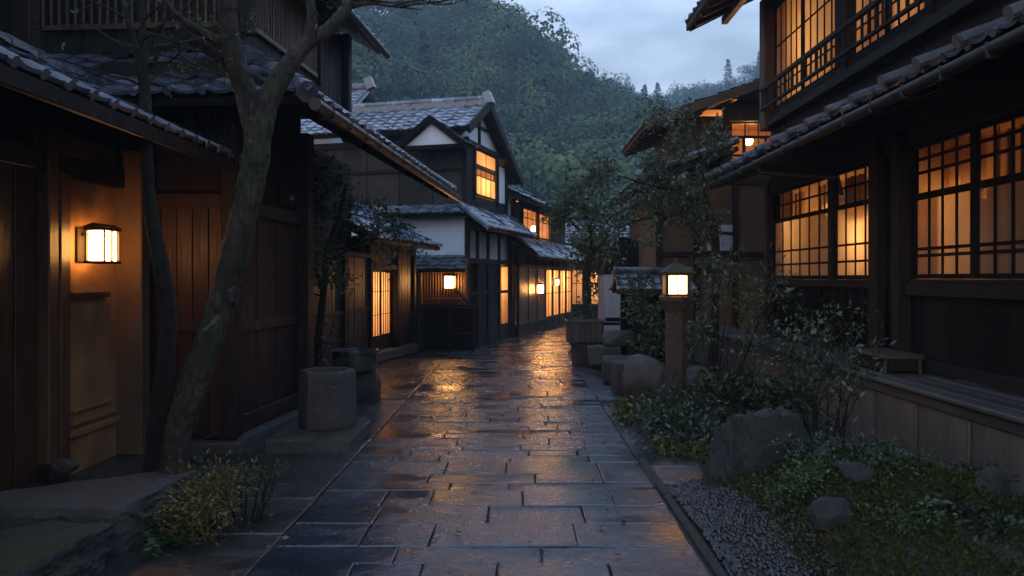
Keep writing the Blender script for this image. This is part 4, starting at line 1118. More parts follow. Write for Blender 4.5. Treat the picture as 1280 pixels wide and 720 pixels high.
def curtain(root, x, ya, yb, z0, z1, seed):
    rng = random.Random(seed); vs = []; fs = []
    n = max(6, int(abs(yb - ya) / 0.02))
    ph = rng.uniform(0, 6)
    for i in range(n + 1):
        y = ya + (yb - ya) * i / n
        xx = x + 0.028 * math.sin(i * 0.75 + ph) + 0.012 * math.sin(i * 1.9)
        vs += [(xx, y, z0), (xx + 0.01 * math.sin(i * 0.4), y, z1)]
    for i in range(n): fs.append((2 * i, 2 * i + 2, 2 * i + 3, 2 * i + 1))
    mb = MB(); mb.add(vs, fs); mb.build('curtain', M['curtain'], root, True)
for (ya, yb, sd) in ((12.5, 12.05, 1), (11.5, 11.05, 2), (10.5, 9.95, 3), (9.35, 8.95, 4)): curtain(k1, 0.3, Y(ya), Y(yb), 0.75, 2.9, sd)
for (ya, yb, sd) in ((8.1, 7.75, 5), (7.3, 6.75, 6), (5.9, 5.2, 7)): curtain(k1, 0.3, Y(ya), Y(yb), 0.75, 2.9, sd)
for (ya, yb, sd) in ((12.2, 11.6, 8), (10.4, 9.85, 9), (8.9, 8.5, 10), (7.3, 6.9, 11)): curtain(k1, 0.3, Y(ya), Y(yb), 4.05, 5.8, sd)

# ---- timber retaining wall with its ledge
w = thing('retaining_wall', 'low weathered timber panel wall with a wide plank ledge under the shoji house', 'wall', (3.42, 9.0, 0))
YW = lambda y: y - 9.0
mbp = MB(); mbp.box(-0.03, 0.03, 0.02, 0.78, 0.0, 0.6, 0.008)
firstp = mbp.build('panel', M['wood_panel'], w)
mbt = MB(); mbt.box(0.01, 0.05, -0.019, 0.019, 0.0, 0.6, 0.003)
firstb = mbt.build('batten', M['wood_black'], w)
for k in range(16):
    o = firstp if k == 0 else firstp.copy(); b = firstb if k == 0 else firstb.copy()
    if k: link(o, w); link(b, w)
    o.location = (0, YW(2.8 + k * 0.8), 0); b.location = (0, YW(2.8 + k * 0.8), 0)
    o.scale = (1, 1, 1)
mb = MB(); mb.box(0.05, 0.56, YW(2.8), YW(15.6), -0.05, 0.57); mb.build('core', M['wood_black'], w)
mb = MB(); rng = random.Random(3)
for k in range(4):
    x0 = -0.08 + k * 0.162
    y = 2.7
    while y < 15.6:
        l = rng.uniform(2.2, 3.4); y1 = min(15.6, y + l)
        mb.box(x0, x0 + 0.155, YW(y), YW(y1) - 0.006, 0.62 - 0.003 * k + rng.uniform(-.003, .003), 0.67 + rng.uniform(-.004, .004), 0.012); y = y1
mb.build('ledge_board', M['wood_grey'], w)
mb = MB(); mb.box(-0.05, 0.0, YW(2.8), YW(15.6), 0.53, 0.62, 0.01); mb.build('cap_rail', M['wood_grey'], w)
t = thing('wooden_step', 'low wooden step box on the ledge by the shoji house post', 'step', (3.72, 8.1, 0.672))
mb = MB(); mb.box(-0.22, 0.19, -0.42, 0.42, 0.14, 0.18, 0.01); mb.build('step_top', M['wood_grey'], t)
mb = MB(); mb.box(-0.18, 0.17, -0.36, 0.36, 0.02, 0.14); mb.build('step_body', M['wood_dark'], t)
for x in (-0.19, 0.15):
    for y in (-0.38, 0.36): mb = MB(); mb.box(x, x + 0.03, y, y + 0.03, 0, 0.14); mb.build('leg', M['wood_grey'], t)

# ---- second right house: gable towards the viewer
k2 = thing('wooden_house', 'brown gabled house with a small lit window behind the large shoji house', 'house', (2.7, 15.5, 0))
P = lambda x, y: (x - 2.7, y - 15.5)
mb = MB(); mb.box(0.0, 4.6, 0.0, 4.0, 0.0, 3.5); mb.build('plaster_wall', M['brown_wall'], k2)
for x in (0.02, 0.75, 1.5, 2.4): post(k2, (x, 0.0), 0.0, 3.6, 0.12, 0.12)
mb = MB(); hbar(mb, (-0.05, -0.02), (4, -0.02), 2.0, 2.1, -0.02, 0.05); hbar(mb, (-0.05, -0.02), (4, -0.02), 3.4, 3.55, -0.02, 0.06); mb.build('beam', M['wood_dark'], k2)
mb = MB(); mb.box(0.95, 1.45, -0.035, -0.004, 2.12, 2.62); mb.build('pale_panel', M['plaster_pale'], k2)
mb = MB(); mb.bar((0.85, -0.04, 2.5), (1.55, -0.04, 2.44), 0.03, 0.05); mb.build('panel_bar', M['wood_dark'], k2)
sl = [(-0.5, -0.5, 3.42), (-0.5, 4.2, 3.42), (1.4, 4.2, 4.1), (1.4, -0.5, 4.1)]
mb = MB(); tiles(mb, *sl, 0.27, 0.25, 0.032, 0.034, 5, 111); r = mb.build('skirt_roof', M['tile'], k2)
mb = MB(); slab(mb, *sl, 0.03, 0.12); mb.build('roof_deck', M['wood_dark'], r)
mb = MB(); ridge(mb, (-0.5, -0.5, 3.5), (1.4, -0.5, 4.18), 0.08); mb.build('ridge_tiles', M['tile'], r)
# upper floor, front at Y=16.6
x0, y0 = 0.6, 1.1
mb = MB(); planks(mb, (x0, y0), (1.66, y0), 3.6, 4.95, 0.03, 0.3, 0.006, 112, 0.05); planks(mb, (2.6, y0), (5.2, y0), 3.6, 5.6, 0.03, 0.3, 0.006, 113); planks(mb, (1.66, y0), (2.6, y0), 4.85, 5.3, 0.03, 0.3, 0.006, 114); planks(mb, (1.66, y0), (2.6, y0), 3.6, 4.02, 0.03, 0.3, 0.006, 115); planks(mb, (x0, 4.0), (x0, y0), 3.6, 4.85, 0.03, 0.3, 0.006, 116); mb.build('upper_wall', M['wood_brown'], k2)
window(k2, (1.68, y0 - 0.01), (2.6, y0 - 0.01), 4.03, 4.84, 3, [0.4], 0.05, 0.03, 'wood_brown', None, 1.0)
room(k2, 1.0, 3.2, y0 + 0.09, 3.6, 3.9, 5.1, ('y0',))
for x in (x0, 1.6, 2.7): post(k2, (x, y0 - 0.03), 3.6, 4.72 + (x + 0.15) * 0.355 - 0.06, 0.14, 0.14, 'wood_brown')
mb = MB(); mb.bar((1.3, y0 - 0.35, 4.45), (3.4, y0 - 0.35, 4.45), 0.06, 0.06); mb.bar((1.3, y0 - 0.35, 4.08), (3.4, y0 - 0.35, 4.08), 0.05, 0.05)
for j in range(5): mb.box(1.4 + j * 0.45, 1.44 + j * 0.45, y0 - 0.37, y0 - 0.33, 3.75, 4.45)
mb.build('railing', M['wood_dark'], k2)
gz = 1.0 / 3.4
gl = [(-0.15, 4.3, 4.72), (-0.15, 0.35, 4.72), (3.4, 0.35, 5.98), (3.4, 4.3, 5.98)]
gr = [(6.9, 0.35, 4.72), (6.9, 4.3, 4.72), (3.4, 4.3, 5.98), (3.4, 0.35, 5.98)]
mb = MB(); tiles(mb, *gl, 0.27, 0.25, 0.03, 0.03, 5, 117); tiles(mb, *gr, 0.27, 0.25, 0.03, 0.03, 5, 118); r = mb.build('roof', M['tile'], k2)
mb = MB(); slab(mb, *gl, 0.03, 0.1); slab(mb, *gr, 0.03, 0.1); mb.build('roof_deck', M['wood_dark'], r)
mb = MB(); mb.bar((-0.2, 0.33, 4.62), (3.4, 0.33, 5.9), 0.06, 0.17); mb.bar((7.0, 0.33, 4.62), (3.4, 0.33, 5.9), 0.06, 0.17); mb.build('barge_board', M['wood_brown'], r)
mb = MB(); ridge(mb, (3.4, 0.3, 6.05), (3.4, 4.3, 6.05), 0.1); mb.build('ridge_tiles', M['tile'], r)
rafters(k2, (-0.1, 0.6, 4.6), (-0.1, 4.2, 4.6), (1.2, 0, 0.42), 8, 0.06, 0.08, 'wood_brown')
for (x, z) in ((0.6, 4.86), (1.6, 5.2), (2.8, 5.62)):
    mb = MB(); mb.bar((x, 0.36, z), (x, 1.2, z), 0.11, 0.13); mb.build('purlin_end', M['wood_brown'], k2)
pendant('lit globe lamp in the small upper window of the brown gabled house', (4.98, 17.3, 4.55), 5.1, 40)

# ---- dark storehouse with an arched upper panel
t = thing('storehouse', 'narrow pale storehouse with a dark arched upper panel', 'storehouse', (1.95, 18.0, 0))
mb = MB(); mb.box(0, 1.0, 0, 1.6, 0.0, 1.68); mb.build('plaster_wall', M['plaster_pale'], t)
mb = MB(); poly = [(-0.04, -0.04, 1.69), (0.95, -0.04, 1.69)] + [(0.455 + 0.42 * math.cos(a), -0.04, 2.1 + 0.4 * math.sin(a)) for a in [math.pi * k / 14 for k in range(15)]]
mb.prism(poly, (0, 1.66, 0)); mb.build('arched_panel', M['wood_black'], t)
mb = MB(); mb.box(0.41, 0.47, -0.02, 0.0, 0.0, 1.68); mb.box(0, 0.96, -0.022, 0.0, 0.62, 0.7); mb.build('wall_batten', M['wood_black'], t)
t = thing('low_railing', 'dark low wooden railing before the pale storehouse', 'railing', (1.75, 17.0, 0))
for z in (0.62, 0.3):
    mb = MB(); mb.bar((0, 0, z), (0.95, 0, z), 0.06, 0.06); mb.build('rail', M['wood_black'], t)
for x in (0.03, 0.5, 0.92): post(t, (x, 0), 0, 0.68, 0.06, 0.06, 'wood_black')
t = thing('garden_gate', 'small tile roofed garden gate behind the stone lantern', 'gate', (1.8, 14.0, 0))
g = [(-0.1, -0.45, 1.38), (1.2, -0.45, 1.38), (1.2, 0.1, 1.68), (-0.1, 0.1, 1.68)]
g2 = [(1.2, 0.65, 1.38), (-0.1, 0.65, 1.38), (-0.1, 0.1, 1.68), (1.2, 0.1, 1.68)]
mb = MB(); tiles(mb, *g, 0.2, 0.18, 0.022, 0.024, 5, 121); tiles(mb, *g2, 0.2, 0.18, 0.022, 0.024, 5, 122); r = mb.build('roof', M['tile'], t)
mb = MB(); slab(mb, *g, 0.02, 0.07); slab(mb, *g2, 0.02, 0.07); mb.build('roof_deck', M['wood_brown'], r)
mb = MB(); ridge(mb, (-0.12, 0.1, 1.73), (1.22, 0.1, 1.73), 0.06); mb.build('ridge_tiles', M['tile'], r)
for x in (0.05, 1.05): post(t, (x, 0.1), 0, 1.6, 0.1, 0.1, 'wood_black')
mb = MB(); planks(mb, (0.1, 0.12), (1.0, 0.12), 0.1, 1.3, 0.03, 0.14, 0.006, 123); mb.build('gate_panel', M['wood_black'], t)

# ---- stone lantern
t = thing('stone_lantern', 'tall lit stone lantern rising from the shrubs beside the street', 'lantern', (1.87, 9.5, 0))
mb = MB(); mb.lathe([(0.15, 0), (0.15, 0.05), (0.132, 0.09), (0.126, 0.6), (0.126, 1.12), (0.132, 1.16), (0.134, 1.2)], 8, rot=R(22.5)); mb.build('pedestal', M['stone_lantern'], t)
mb = MB(); mb.lathe([(0.125, 1.19), (0.14, 1.215), (0.175, 1.29), (0.2, 1.33), (0.205, 1.372), (0.19, 1.385)], 28); mb.build('bowl', M['stone_lantern'], t, False)
mb = MB()
for a in (-1, 1):
    for b in (-1, 1): mb.box(a * 0.125 - 0.016, a * 0.125 + 0.016, b * 0.125 - 0.016, b * 0.125 + 0.016, 1.4, 1.63, 0.003)
for s_ in (-1, 1):
    mb.box(-0.006, 0.006, s_ * 0.125 - 0.006, s_ * 0.125 + 0.006, 1.4, 1.63, 0.001); mb.box(s_ * 0.125 - 0.006, s_ * 0.125 + 0.006, -0.006, 0.006, 1.4, 1.63, 0.001)
mb.box(-0.15, 0.15, -0.15, 0.15, 1.385, 1.405); mb.box(-0.15, 0.15, -0.15, 0.15, 1.628, 1.65); mb.build('light_box', M['metal'], t)
mb = MB(); mb.box(-0.108, 0.108, -0.108, 0.108, 1.41, 1.622, 0.004); mb.build('lamp_panel', M['lamp_stone'], t)
mb = MB(); mb.lathe([(0.245, 1.648), (0.255, 1.664), (0.2, 1.69), (0.14, 1.722), (0.09, 1.758), (0.05, 1.772)], 4, rot=R(45)); mb.build('lantern_roof', M['stone_lantern'], t)
mb = MB(); mb.lathe([(0.042, 1.768), (0.046, 1.78), (0.026, 1.79), (0.03, 1.806), (0.024, 1.822), (0.01, 1.832)], 14); mb.build('finial', M['stone_lantern'], t, True)

# ---- stones
rock('boulder', 'large flat topped dark boulder beside the moss mound', 'rock', (1.76, 5.88, 0.25), (0.3, 0.32, 0.38), 3, 'stone', 0.88, 7, 0.1, R(14), 6, taper=0.16)
rock('boulder', 'pale rounded boulder left of the stone lantern', 'rock', (1.62, 10.1, 0.3), (0.29, 0.33, 0.36), 8, 'stone_pale', 0.25, 6, 0.07, R(10))
rock('boulder', 'small pale rock just behind the lantern pedestal', 'rock', (2.28, 10.15, 0.28), (0.22, 0.22, 0.2), 12, 'stone_pale', 0.2, 6, 0.08)
rock('boulder', 'low rock half hidden among dark leaves near the timber wall', 'rock', (2.75, 10.0, 0.14), (0.25, 0.2, 0.2), 14, 'stone', 0.2, 6, 0.08)
for (lab, loc, sz, sd) in (('grey pebble stone on the middle of the moss mound', (1.98, 4.7, 0.32), (0.1, 0.09, 0.065), 21), ('stone at the gravel edge of the moss mound', (1.72, 4.42, 0.1), (0.12, 0.1, 0.1), 22), ('dark stone near the foot of the timber wall', (2.72, 4.6, 0.17), (0.12, 0.1, 0.09), 23), ('small stone beside the large boulder', (1.98, 5.2, 0.2), (0.07, 0.06, 0.06), 24)):
    rock('rock', lab, 'rock', (loc[0], loc[1], soil_h(loc[0], loc[1]) + sz[2] * 0.55), (sz[0] * 0.95, sz[1] * 0.95, sz[2] * 1.05), sd, 'stone', 0.35, 6, 0.1, sd, 4, 'small stones in the moss')
for (lab, loc, sz, sd, rz) in (('squared stone block before the pale boulder', (1.5, 11.25, 0.2), (0.17, 0.3, 0.23), 31, 4), ('long stone block behind the squared block', (1.62, 12.6, 0.16), (0.3, 0.35, 0.2), 32, -6), ('rough stone block by the garden gate', (1.45, 13.6, 0.22), (0.24, 0.3, 0.22), 33, 10), ('upper stone block of the low stack by the gate', (1.7, 13.7, 0.56), (0.26, 0.25, 0.13), 34, 3)):
    rock('stone_block', lab, 'stone block', loc, sz, sd, 'stone', 0.85, 3, 0.05, R(rz), 4, 'stone blocks along the street edge')
rock('stone_block', 'dark square stone under the slatted planter', 'stone block', (1.22, 14.9, 0.18), (0.27, 0.3, 0.21), 35, 'stone', 0.88, 3, 0.04, 0, 4, 'stone blocks along the street edge')
t = thing('planter_box', 'slatted wooden planter box on a dark stone', 'planter', (1.22, 14.9, 0.385))
mb = MB()
for s_ in (-1, 1):
    planks(mb, (-0.32, s_ * 0.3) if s_ < 0 else (0.32, s_ * 0.3), (0.32, s_ * 0.3) if s_ < 0 else (-0.32, s_ * 0.3), 0.03, 0.4, 0.02, 0.1, 0.012, 131)
    planks(mb, (s_ * 0.32, -0.3) if s_ > 0 else (s_ * 0.32, 0.3), (s_ * 0.32, 0.3) if s_ > 0 else (s_ * 0.32, -0.3), 0.03, 0.4, 0.02, 0.1, 0.012, 132)
mb.build('slats', M['wood_grey'], t)
mb = MB()
for s_ in (-1, 1): mb.bar((-0.35, s_ * 0.31, 0.41), (0.35, s_ * 0.31, 0.41), 0.05, 0.04); mb.bar((s_ * 0.33, -0.28, 0.41), (s_ * 0.33, 0.28, 0.41), 0.05, 0.04)
mb.build('rim', M['wood_grey'], t)
mb = MB(); mb.box(-0.29, 0.29, -0.27, 0.27, 0.0, 0.34); mb.build('soil_fill', M['earth'], t)

# ---- left stones
rock('stone_step', 'broad flat stone step at the foot of the leaning tree', 'stone step', (-2.9, 5.14, 0.1), (0.64, 0.47, 0.17), 41, 'stone_cut', 0.985, 1, 0.035, R(-4), 6, smooth=True)
rock('stone_step', 'rough mossy stone lying in front of the broad step', 'stone step', (-2.9, 4.22, 0.06), (0.58, 0.36, 0.16), 42, 'stone_moss', 0.93, 3, 0.07, R(-6), 6)
t = thing('water_basin', 'tall faceted stone water basin on its square plinth', 'basin', (-1.9, 7.95, 0.125))
mb = MB(); mb.lathe([(0.262, 0), (0.268, 0.03), (0.262, 0.5), (0.255, 0.55), (0.24, 0.565), (0.2, 0.56), (0.19, 0.5)], 6, rot=R(4), sx=1.08, sy=1.08); mb.build('basin_body', M['stone_cut'], t)
mb = MB(); mb.lathe([(0.01, 0.52), (0.186, 0.521)], 24); mb.build('basin_water', M['water'], t)
t = thing('stone_plinth', 'flat square stone plinth under the water basin', 'plinth', (-1.9, 7.85, 0))
mb = MB(); mb.box(-0.42, 0.36, -0.55, 0.5, -0.02, 0.12, 0.015); mb.build('plinth_slab', M['stone_pale'], t)
rock('stone_block', 'mossy stone base under the dark round tub', 'stone block', (-2.1, 10.52, 0.17), (0.27, 0.27, 0.22), 44, 'stone', 0.8, 4, 0.07)
t = thing('water_tub', 'dark glazed round water tub on a mossy stone', 'tub', (-2.14, 10.5, 0.37))
mb = MB(); mb.lathe([(0.25, 0), (0.275, 0.03), (0.285, 0.12), (0.288, 0.235), (0.305, 0.25), (0.305, 0.285), (0.28, 0.288), (0.268, 0.26), (0.262, 0.2)], 32); mb.build('tub_body', M['tub'], t, False)
mb = MB(); mb.lathe([(0.01, 0.23), (0.252, 0.231)], 24); mb.build('tub_water', M['water'], t)

# ================================================================== PLANTS
def clay_trunk(mb, pts, n=14, jit=0.13, seed=0):
    P = smooth_path(pts, 22)
    mb.tube([tuple(p[:3]) for p in P], [float(p[3]) * 0.8 for p in P], n, jit, seed)

def px(u, v, d):      # planning aid: where a sight line at (u, v) of the photo meets depth d
    return ((u - 648) * d / 1000, d, 1.6 - (v - 347) * d / 1000)

# leaning tree
t = thing('leaning_tree', 'thick mossy forked tree leaning over the stone step', 'tree', (-2.36, 5.5, 0))
def rel(pts, o): return [(p[0] - o[0], p[1] - o[1], p[2] - o[2]) + tuple(p[3:]) for p in pts]
def tr(l, o): return rel([px(u, v, d) + (r,) for (u, v, d, r) in l], o)
O = (-2.36, 5.5, 0)
mb = MB()
clay_trunk(mb, [(-0.03, 0.02, -0.12, 0.17)] + tr([(216, 610, 5.5, .125), (224, 540, 5.5, .115), (246, 470, 5.5, .115), (272, 395, 5.5, .115), (292, 320, 5.5, .112), (312, 240, 5.52, .11), (322, 175, 5.55, .115), (334, 120, 5.6, .1)], O), 40, 0.13, 1)
mb.build('trunk', M['bark'], t, True)
def limb(l, o, n, jit, seed, mat, parent):
    mb = MB(); clay_trunk(mb, tr(l, o), n, jit, seed); mb.build('limb', M[mat], parent, True)
limb([(322, 170, 5.55, .1), (306, 110, 5.55, .095), (292, 70, 5.5, .085), (284, 20, 5.45, .08), (282, -60, 5.4, .07)], O, 28, 0.15, 2, 'bark', t)
limb([(288, 60, 5.5, .075), (262, 45, 5.4, .04), (225, 22, 5.3, .03), (190, -20, 5.2, .02)], O, 10, 0.15, 3, 'bark', t)
limb([(328, 140, 5.58, .1), (352, 95, 5.65, .085), (380, 58, 5.75, .072), (410, 36, 5.85, .058), (436, 4, 5.95, .05), (452, -50, 6.0, .04)], O, 28, 0.15, 4, 'bark', t)
limb([(436, 8, 5.95, .035), (462, 4, 6.0, .018), (490, 8, 6.0, .01), (528, 12, 6.0, .005)], O, 8, 0.1, 5, 'bark', t)
limb([(388, 50, 5.77, .06), (390, 20, 5.75, .045), (384, -30, 5.7, .035)], O, 10, 0.12, 6, 'bark', t)
mb = MB()
tips = []; rng = random.Random(7)
for (u, v, d, dr) in ((300, 100, 5.55, (-1, -.2, .3)), (286, 40, 5.45, (-1, -.3, .2)), (262, 45, 5.4, (-.6, -.5, -.3)), (380, 58, 5.75, (.5, .4, .5)), (440, 0, 5.95, (1, .2, .2)), (330, 130, 5.58, (-.6, -.6, .3)), (455, 4, 6.0, (.8, .1, .25)), (490, 8, 6.0, (.9, .2, .1)), (500, 9, 6.0, (.8, -.2, -.05))):
    mb = MB(); grow(mb, tr([(u, v, d, 0)], O)[0][:3], dr, 0.45, 0.012, 3, rng, tips, 0.85, 0.04, 4, (2, 3), 0.68, 0.35)
    mb.build('twig', M['bark'], t, True)
Pp, Dd = tip_points(tips[::2], 2, 0.02, 9)
build_leaves('foliage', Pp, 0.034, M['leaf'], t, 10, nrm=Dd, aspect=0.35)

O = (-2.62, 5.75, 0)
t = thing('slender_tree', 'slim dark crooked tree beside the thick leaning trunk', 'tree', O)
mb = MB()
clay_trunk(mb, [(0, 0, -0.1, 0.1)] + tr([(192, 585, 5.75, .085), (197, 520, 5.75, .075), (207, 450, 5.75, .078), (211, 390, 5.75, .07), (201, 330, 5.75, .066), (189, 265, 5.75, .055), (184, 200, 5.75, .05), (182, 130, 5.75, .052), (178, 60, 5.75, .042)], O), 30, 0.16, 11)
mb.build('trunk', M['bark_dark'], t, True)
mb = MB()
limb([(182, 120, 5.75, .045), (170, 60, 5.7, .028), (160, 25, 5.65, .022), (148, -30, 5.6, .018)], O, 8, 0.15, 12, 'bark_dark', t)
limb([(178, 70, 5.75, .038), (178, 20, 5.8, .03), (172, -40, 5.8, .025)], O, 8, 0.15, 13, 'bark_dark', t)
limb([(184, 90, 5.75, .025), (200, 60, 5.75, .018), (206, 10, 5.8, .014)], O, 8, 0.15, 14, 'bark_dark', t)
mb = MB()
tips = []; rng = random.Random(17)
for (u, v, dr) in ((182, 110, (-1, -.2, .5)), (170, 60, (-1, .2, .3)), (178, 50, (1, -.2, .4)), (200, 60, (1, .2, .3)), (160, 25, (-.7, -.4, .2)), (186, 80, (.8, -.6, .1)), (176, 30, (.5, .5, .6))):
    mb = MB(); grow(mb, tr([(u, v, 5.74, 0)], O)[0][:3], dr, 0.5, 0.011, 3, rng, tips, 0.85, 0.05, 4, (2, 3), 0.72, 0.4)
    mb.build('twig', M['bark_dark'], t, True)
Pp, Dd = tip_points(tips[::3], 1, 0.02, 19)
build_leaves('foliage', Pp, 0.032, M['leaf_dark'], t, 20, nrm=Dd, aspect=0.35)

# ferns and gold-painted shrub at its foot
def fern(mb_rng, base, L, az, el, pinn=16):
    """points/normals of leaflets along one arching frond"""
    P = []; D = []
    h = V((math.cos(az), math.sin(az), 0))
    for i in range(2, pinn):
        f = i / pinn
        p = V(base) + h * (L * f) + V((0, 0, L * (math.sin(el) * f - 0.55 * f * f)))
        s_ = V((-h.y, h.x, 0))
        for sg in (-1, 1):
            P.append(tuple(p)); D.append(tuple(s_ * sg + h * 0.5 - V((0, 0, 0.15))))
    return P, D
def fern_plant(label, loc, n, L, seed, mat='leaf', size=0.06, group=None):
    t = thing('fern', label, 'fern', loc, 0, group)
    rng = random.Random(seed); P = []; D = []
    mb = MB()
    for k in range(n):
        az = rng.uniform(0, 6.283); el = rng.uniform(0.5, 1.3); LL = L * rng.uniform(0.6, 1.1)
        a, b = fern(rng, (rng.uniform(-.05, .05), rng.uniform(-.05, .05), 0), LL, az, el)
        P += a; D += b
        h = V((math.cos(az), math.sin(az), 0))
        mb.tube([h * (LL * f) + V((0, 0, LL * (math.sin(el) * f - 0.55 * f * f))) for f in (0, .25, .5, .75, 1)], [.004, .003, .003, .002, .001], 4)
    build_leaves('frond', P, size, M[mat], t, seed + 5, nrm=np.array(D), aspect=0.3, tilt=0.12, var=0.3)
    mb.build('stem', M['leaf_dark'], t)
    return t
fern_plant('green fern against the stone step under the leaning tree', (-2.32, 5.05, 0.05), 16, 0.4, 51, 'leaf', 0.07)
fern_plant('small fern in the front corner of the stone step', (-2.18, 4.78, 0.0), 12, 0.26, 52, 'leaf', 0.055)
shrub('shrub with warm light painted gold into its leaves at the foot of the leaning tree', (-1.95, 4.95, 0.0), [((0, 0, .2), (.22, .2, .2)), ((-.05, -.1, .12), (.2, .15, .15)), ((.1, .08, .3), (.14, .12, .14))], 3000, 0.027, 'leaf_gold_lit', 53, aspect=0.36)
shrub('small green shrub with long sprays beside the gold painted one', (-1.8, 5.25, 0.0), [((0, 0, .25), (.18, .18, .14)), ((.2, -.05, .36), (.14, .08, .06)), ((-.25, .05, .2), (.2, .15, .2))], 1300, 0.032, 'leaf', 54, aspect=0.36)
rock('rock', 'tiny mossy stones on the back of the broad step', 'rock', (-3.12, 5.52, 0.3), (0.09, 0.06, 0.05), 55, 'stone_moss', 0.2, 4, 0.08, 0, 3)

# small garden tree in the recess
def tree(name, label, loc, limbs, blobs, n, size, leafm, barkm, seed, group=None, aspect=0.45, twig=0.3, extra=0, shell=0.5):
    t = thing(name, label, 'tree', loc, 0, group)
    mb = MB()
    for i, l in enumerate(limbs):
        P = smooth_path(l, 6); mb.tube([tuple(p[:3]) for p in P], [float(p[3]) for p in P], 10, 0.12, seed + i)
    mb.build('trunk', M[barkm], t, True)
    rng = random.Random(seed); mb = MB(); tips = []
    for l in limbs:
        for q in l[1:]:
            mb = MB()
            for _ in range(2):
                grow(mb, q[:3], (rng.gauss(0, 1), rng.gauss(0, 1), rng.gauss(0.3, .5)), twig, max(.006, q[3] * .35), 2, rng, tips, 0.8, 0.06, 4, (2, 3), 0.7, 0.3)
            mb.build('twig', M[barkm], t, True)
    P, nr = blob_points(blobs, n, seed + 3, shell)
    if extra:
        P2, n2 = tip_points(tips, extra, size * 0.8, seed + 5); P = np.concatenate([P, P2]); nr = np.concatenate([nr, n2])
    build_leaves('crown', P, size, M[leafm], t, seed + 4, nrm=nr, aspect=aspect)
    return t
O = (-2.52, 10.0, 0)
tree('garden_tree', 'small dark leaved tree in the recess behind the water basin', O,
     [[(0, 0, 0, .06)] + tr([(398, 430, 10, .055), (404, 370, 10, .045), (410, 310, 10, .035), (424, 270, 10, .025), (432, 230, 10, .015)], O), tr([(406, 330, 10, .03), (440, 310, 10, .015), (480, 290, 10.1, .008), (520, 285, 10.2, .005)], O), tr([(404, 360, 10, .03), (390, 320, 10, .02), (386, 280, 10, .012)], O)],
     [((.1, .0, 2.75), (.35, .35, .3)), ((-.15, .1, 2.6), (.3, .35, .3)), ((.45, .1, 2.45), (.4, .35, .16)), ((.85, .2, 2.25), (.3, .3, .1)), ((.0, -.1, 1.75), (.35, .3, .25)), ((.3, -.1, 1.55), (.3, .25, .18)), ((-.1, 0, 2.15), (.3, .3, .2))],
     2300, 0.055, 'leaf_blue', 'bark_dark', 61, extra=3)

# leaning leafy tree over the lane, rooted by the shoji house corner
O = (2.9, 12.0, 0)
tree('leafy_tree', 'leafy tree leaning from the shoji house corner over the lane', O,
     [[(0, 0, -.1, .09)] + tr([(892, 430, 12, .08), (894, 340, 12, .07), (893, 290, 12, .06), (880, 262, 12, .045), (850, 240, 11.9, .03), (815, 232, 11.8, .02), (775, 220, 11.7, .01)], O), tr([(893, 290, 12, .05), (882, 240, 12, .03), (876, 205, 12, .015), (872, 180, 12, .008)], O), tr([(870, 252, 11.95, .03), (840, 270, 11.8, .02), (800, 275, 11.7, .012), (765, 290, 11.6, .006)], O), tr([(850, 240, 11.9, .025), (825, 200, 12, .014), (815, 170, 12, .006)], O)],
     [((-.5, 0, 2.85), (.35, .3, .2)), ((-.9, -.1, 3.0), (.35, .3, .22)), ((-1.25, -.15, 2.75), (.35, .3, .22)), ((-.75, -.1, 2.5), (.45, .3, .14)), ((-1.4, -.2, 2.45), (.3, .3, .12)), ((-.15, 0, 3.1), (.22, .2, .3)), ((-.95, 0, 3.4), (.2, .2, .16)), ((-.3, .1, 2.5), (.3, .25, .15)), ((-1.6, -.2, 3.0), (.22, .2, .12)), ((-1.1, -.2, 2.15), (.3, .25, .08)), ((.0, 0, 3.55), (.14, .14, .14)), ((-1.9, -.2, 2.8), (.22, .2, .12)), ((-1.7, -.2, 2.5), (.25, .2, .1)), ((-1.5, -.2, 3.15), (.2, .2, .12))],
     2300, 0.072, 'leaf_silver', 'bark_dark', 71, extra=5)

# pine by the planter where the street bends
O = (1.78, 20.0, 0)
tree('pine_tree', 'dark bushy tree behind the slatted planter where the street bends', O,
     [[(0, 0, -.1, .13)] + tr([(735, 400, 20, .12), (733, 340, 20, .1), (740, 300, 20, .09), (730, 262, 20, .06), (722, 230, 20, .03)], O), tr([(738, 300, 20, .06), (712, 275, 20, .03), (700, 260, 20, .015)], O), tr([(735, 330, 20, .05), (755, 300, 20, .03), (768, 280, 20, .012)], O)],
     [((-.55, 0, 3.4), (.55, .5, .28)), ((-.1, 0, 3.75), (.45, .45, .25)), ((.2, .1, 3.25), (.35, .4, .28)), ((-.75, -.1, 3.15), (.4, .4, .25)), ((.05, 0, 3.1), (.5, .5, .35)), ((.2, -.1, 2.5), (.35, .4, .35)), ((-.15, 0, 2.1), (.35, .4, .3)), ((.25, -.1, 1.8), (.3, .35, .3)), ((-.35, 0, 2.6), (.3, .35, .2)), ((.2, -.2, 1.3), (.3, .3, .3))],
     3600, 0.11, 'leaf', 'bark_dark', 81, extra=2)

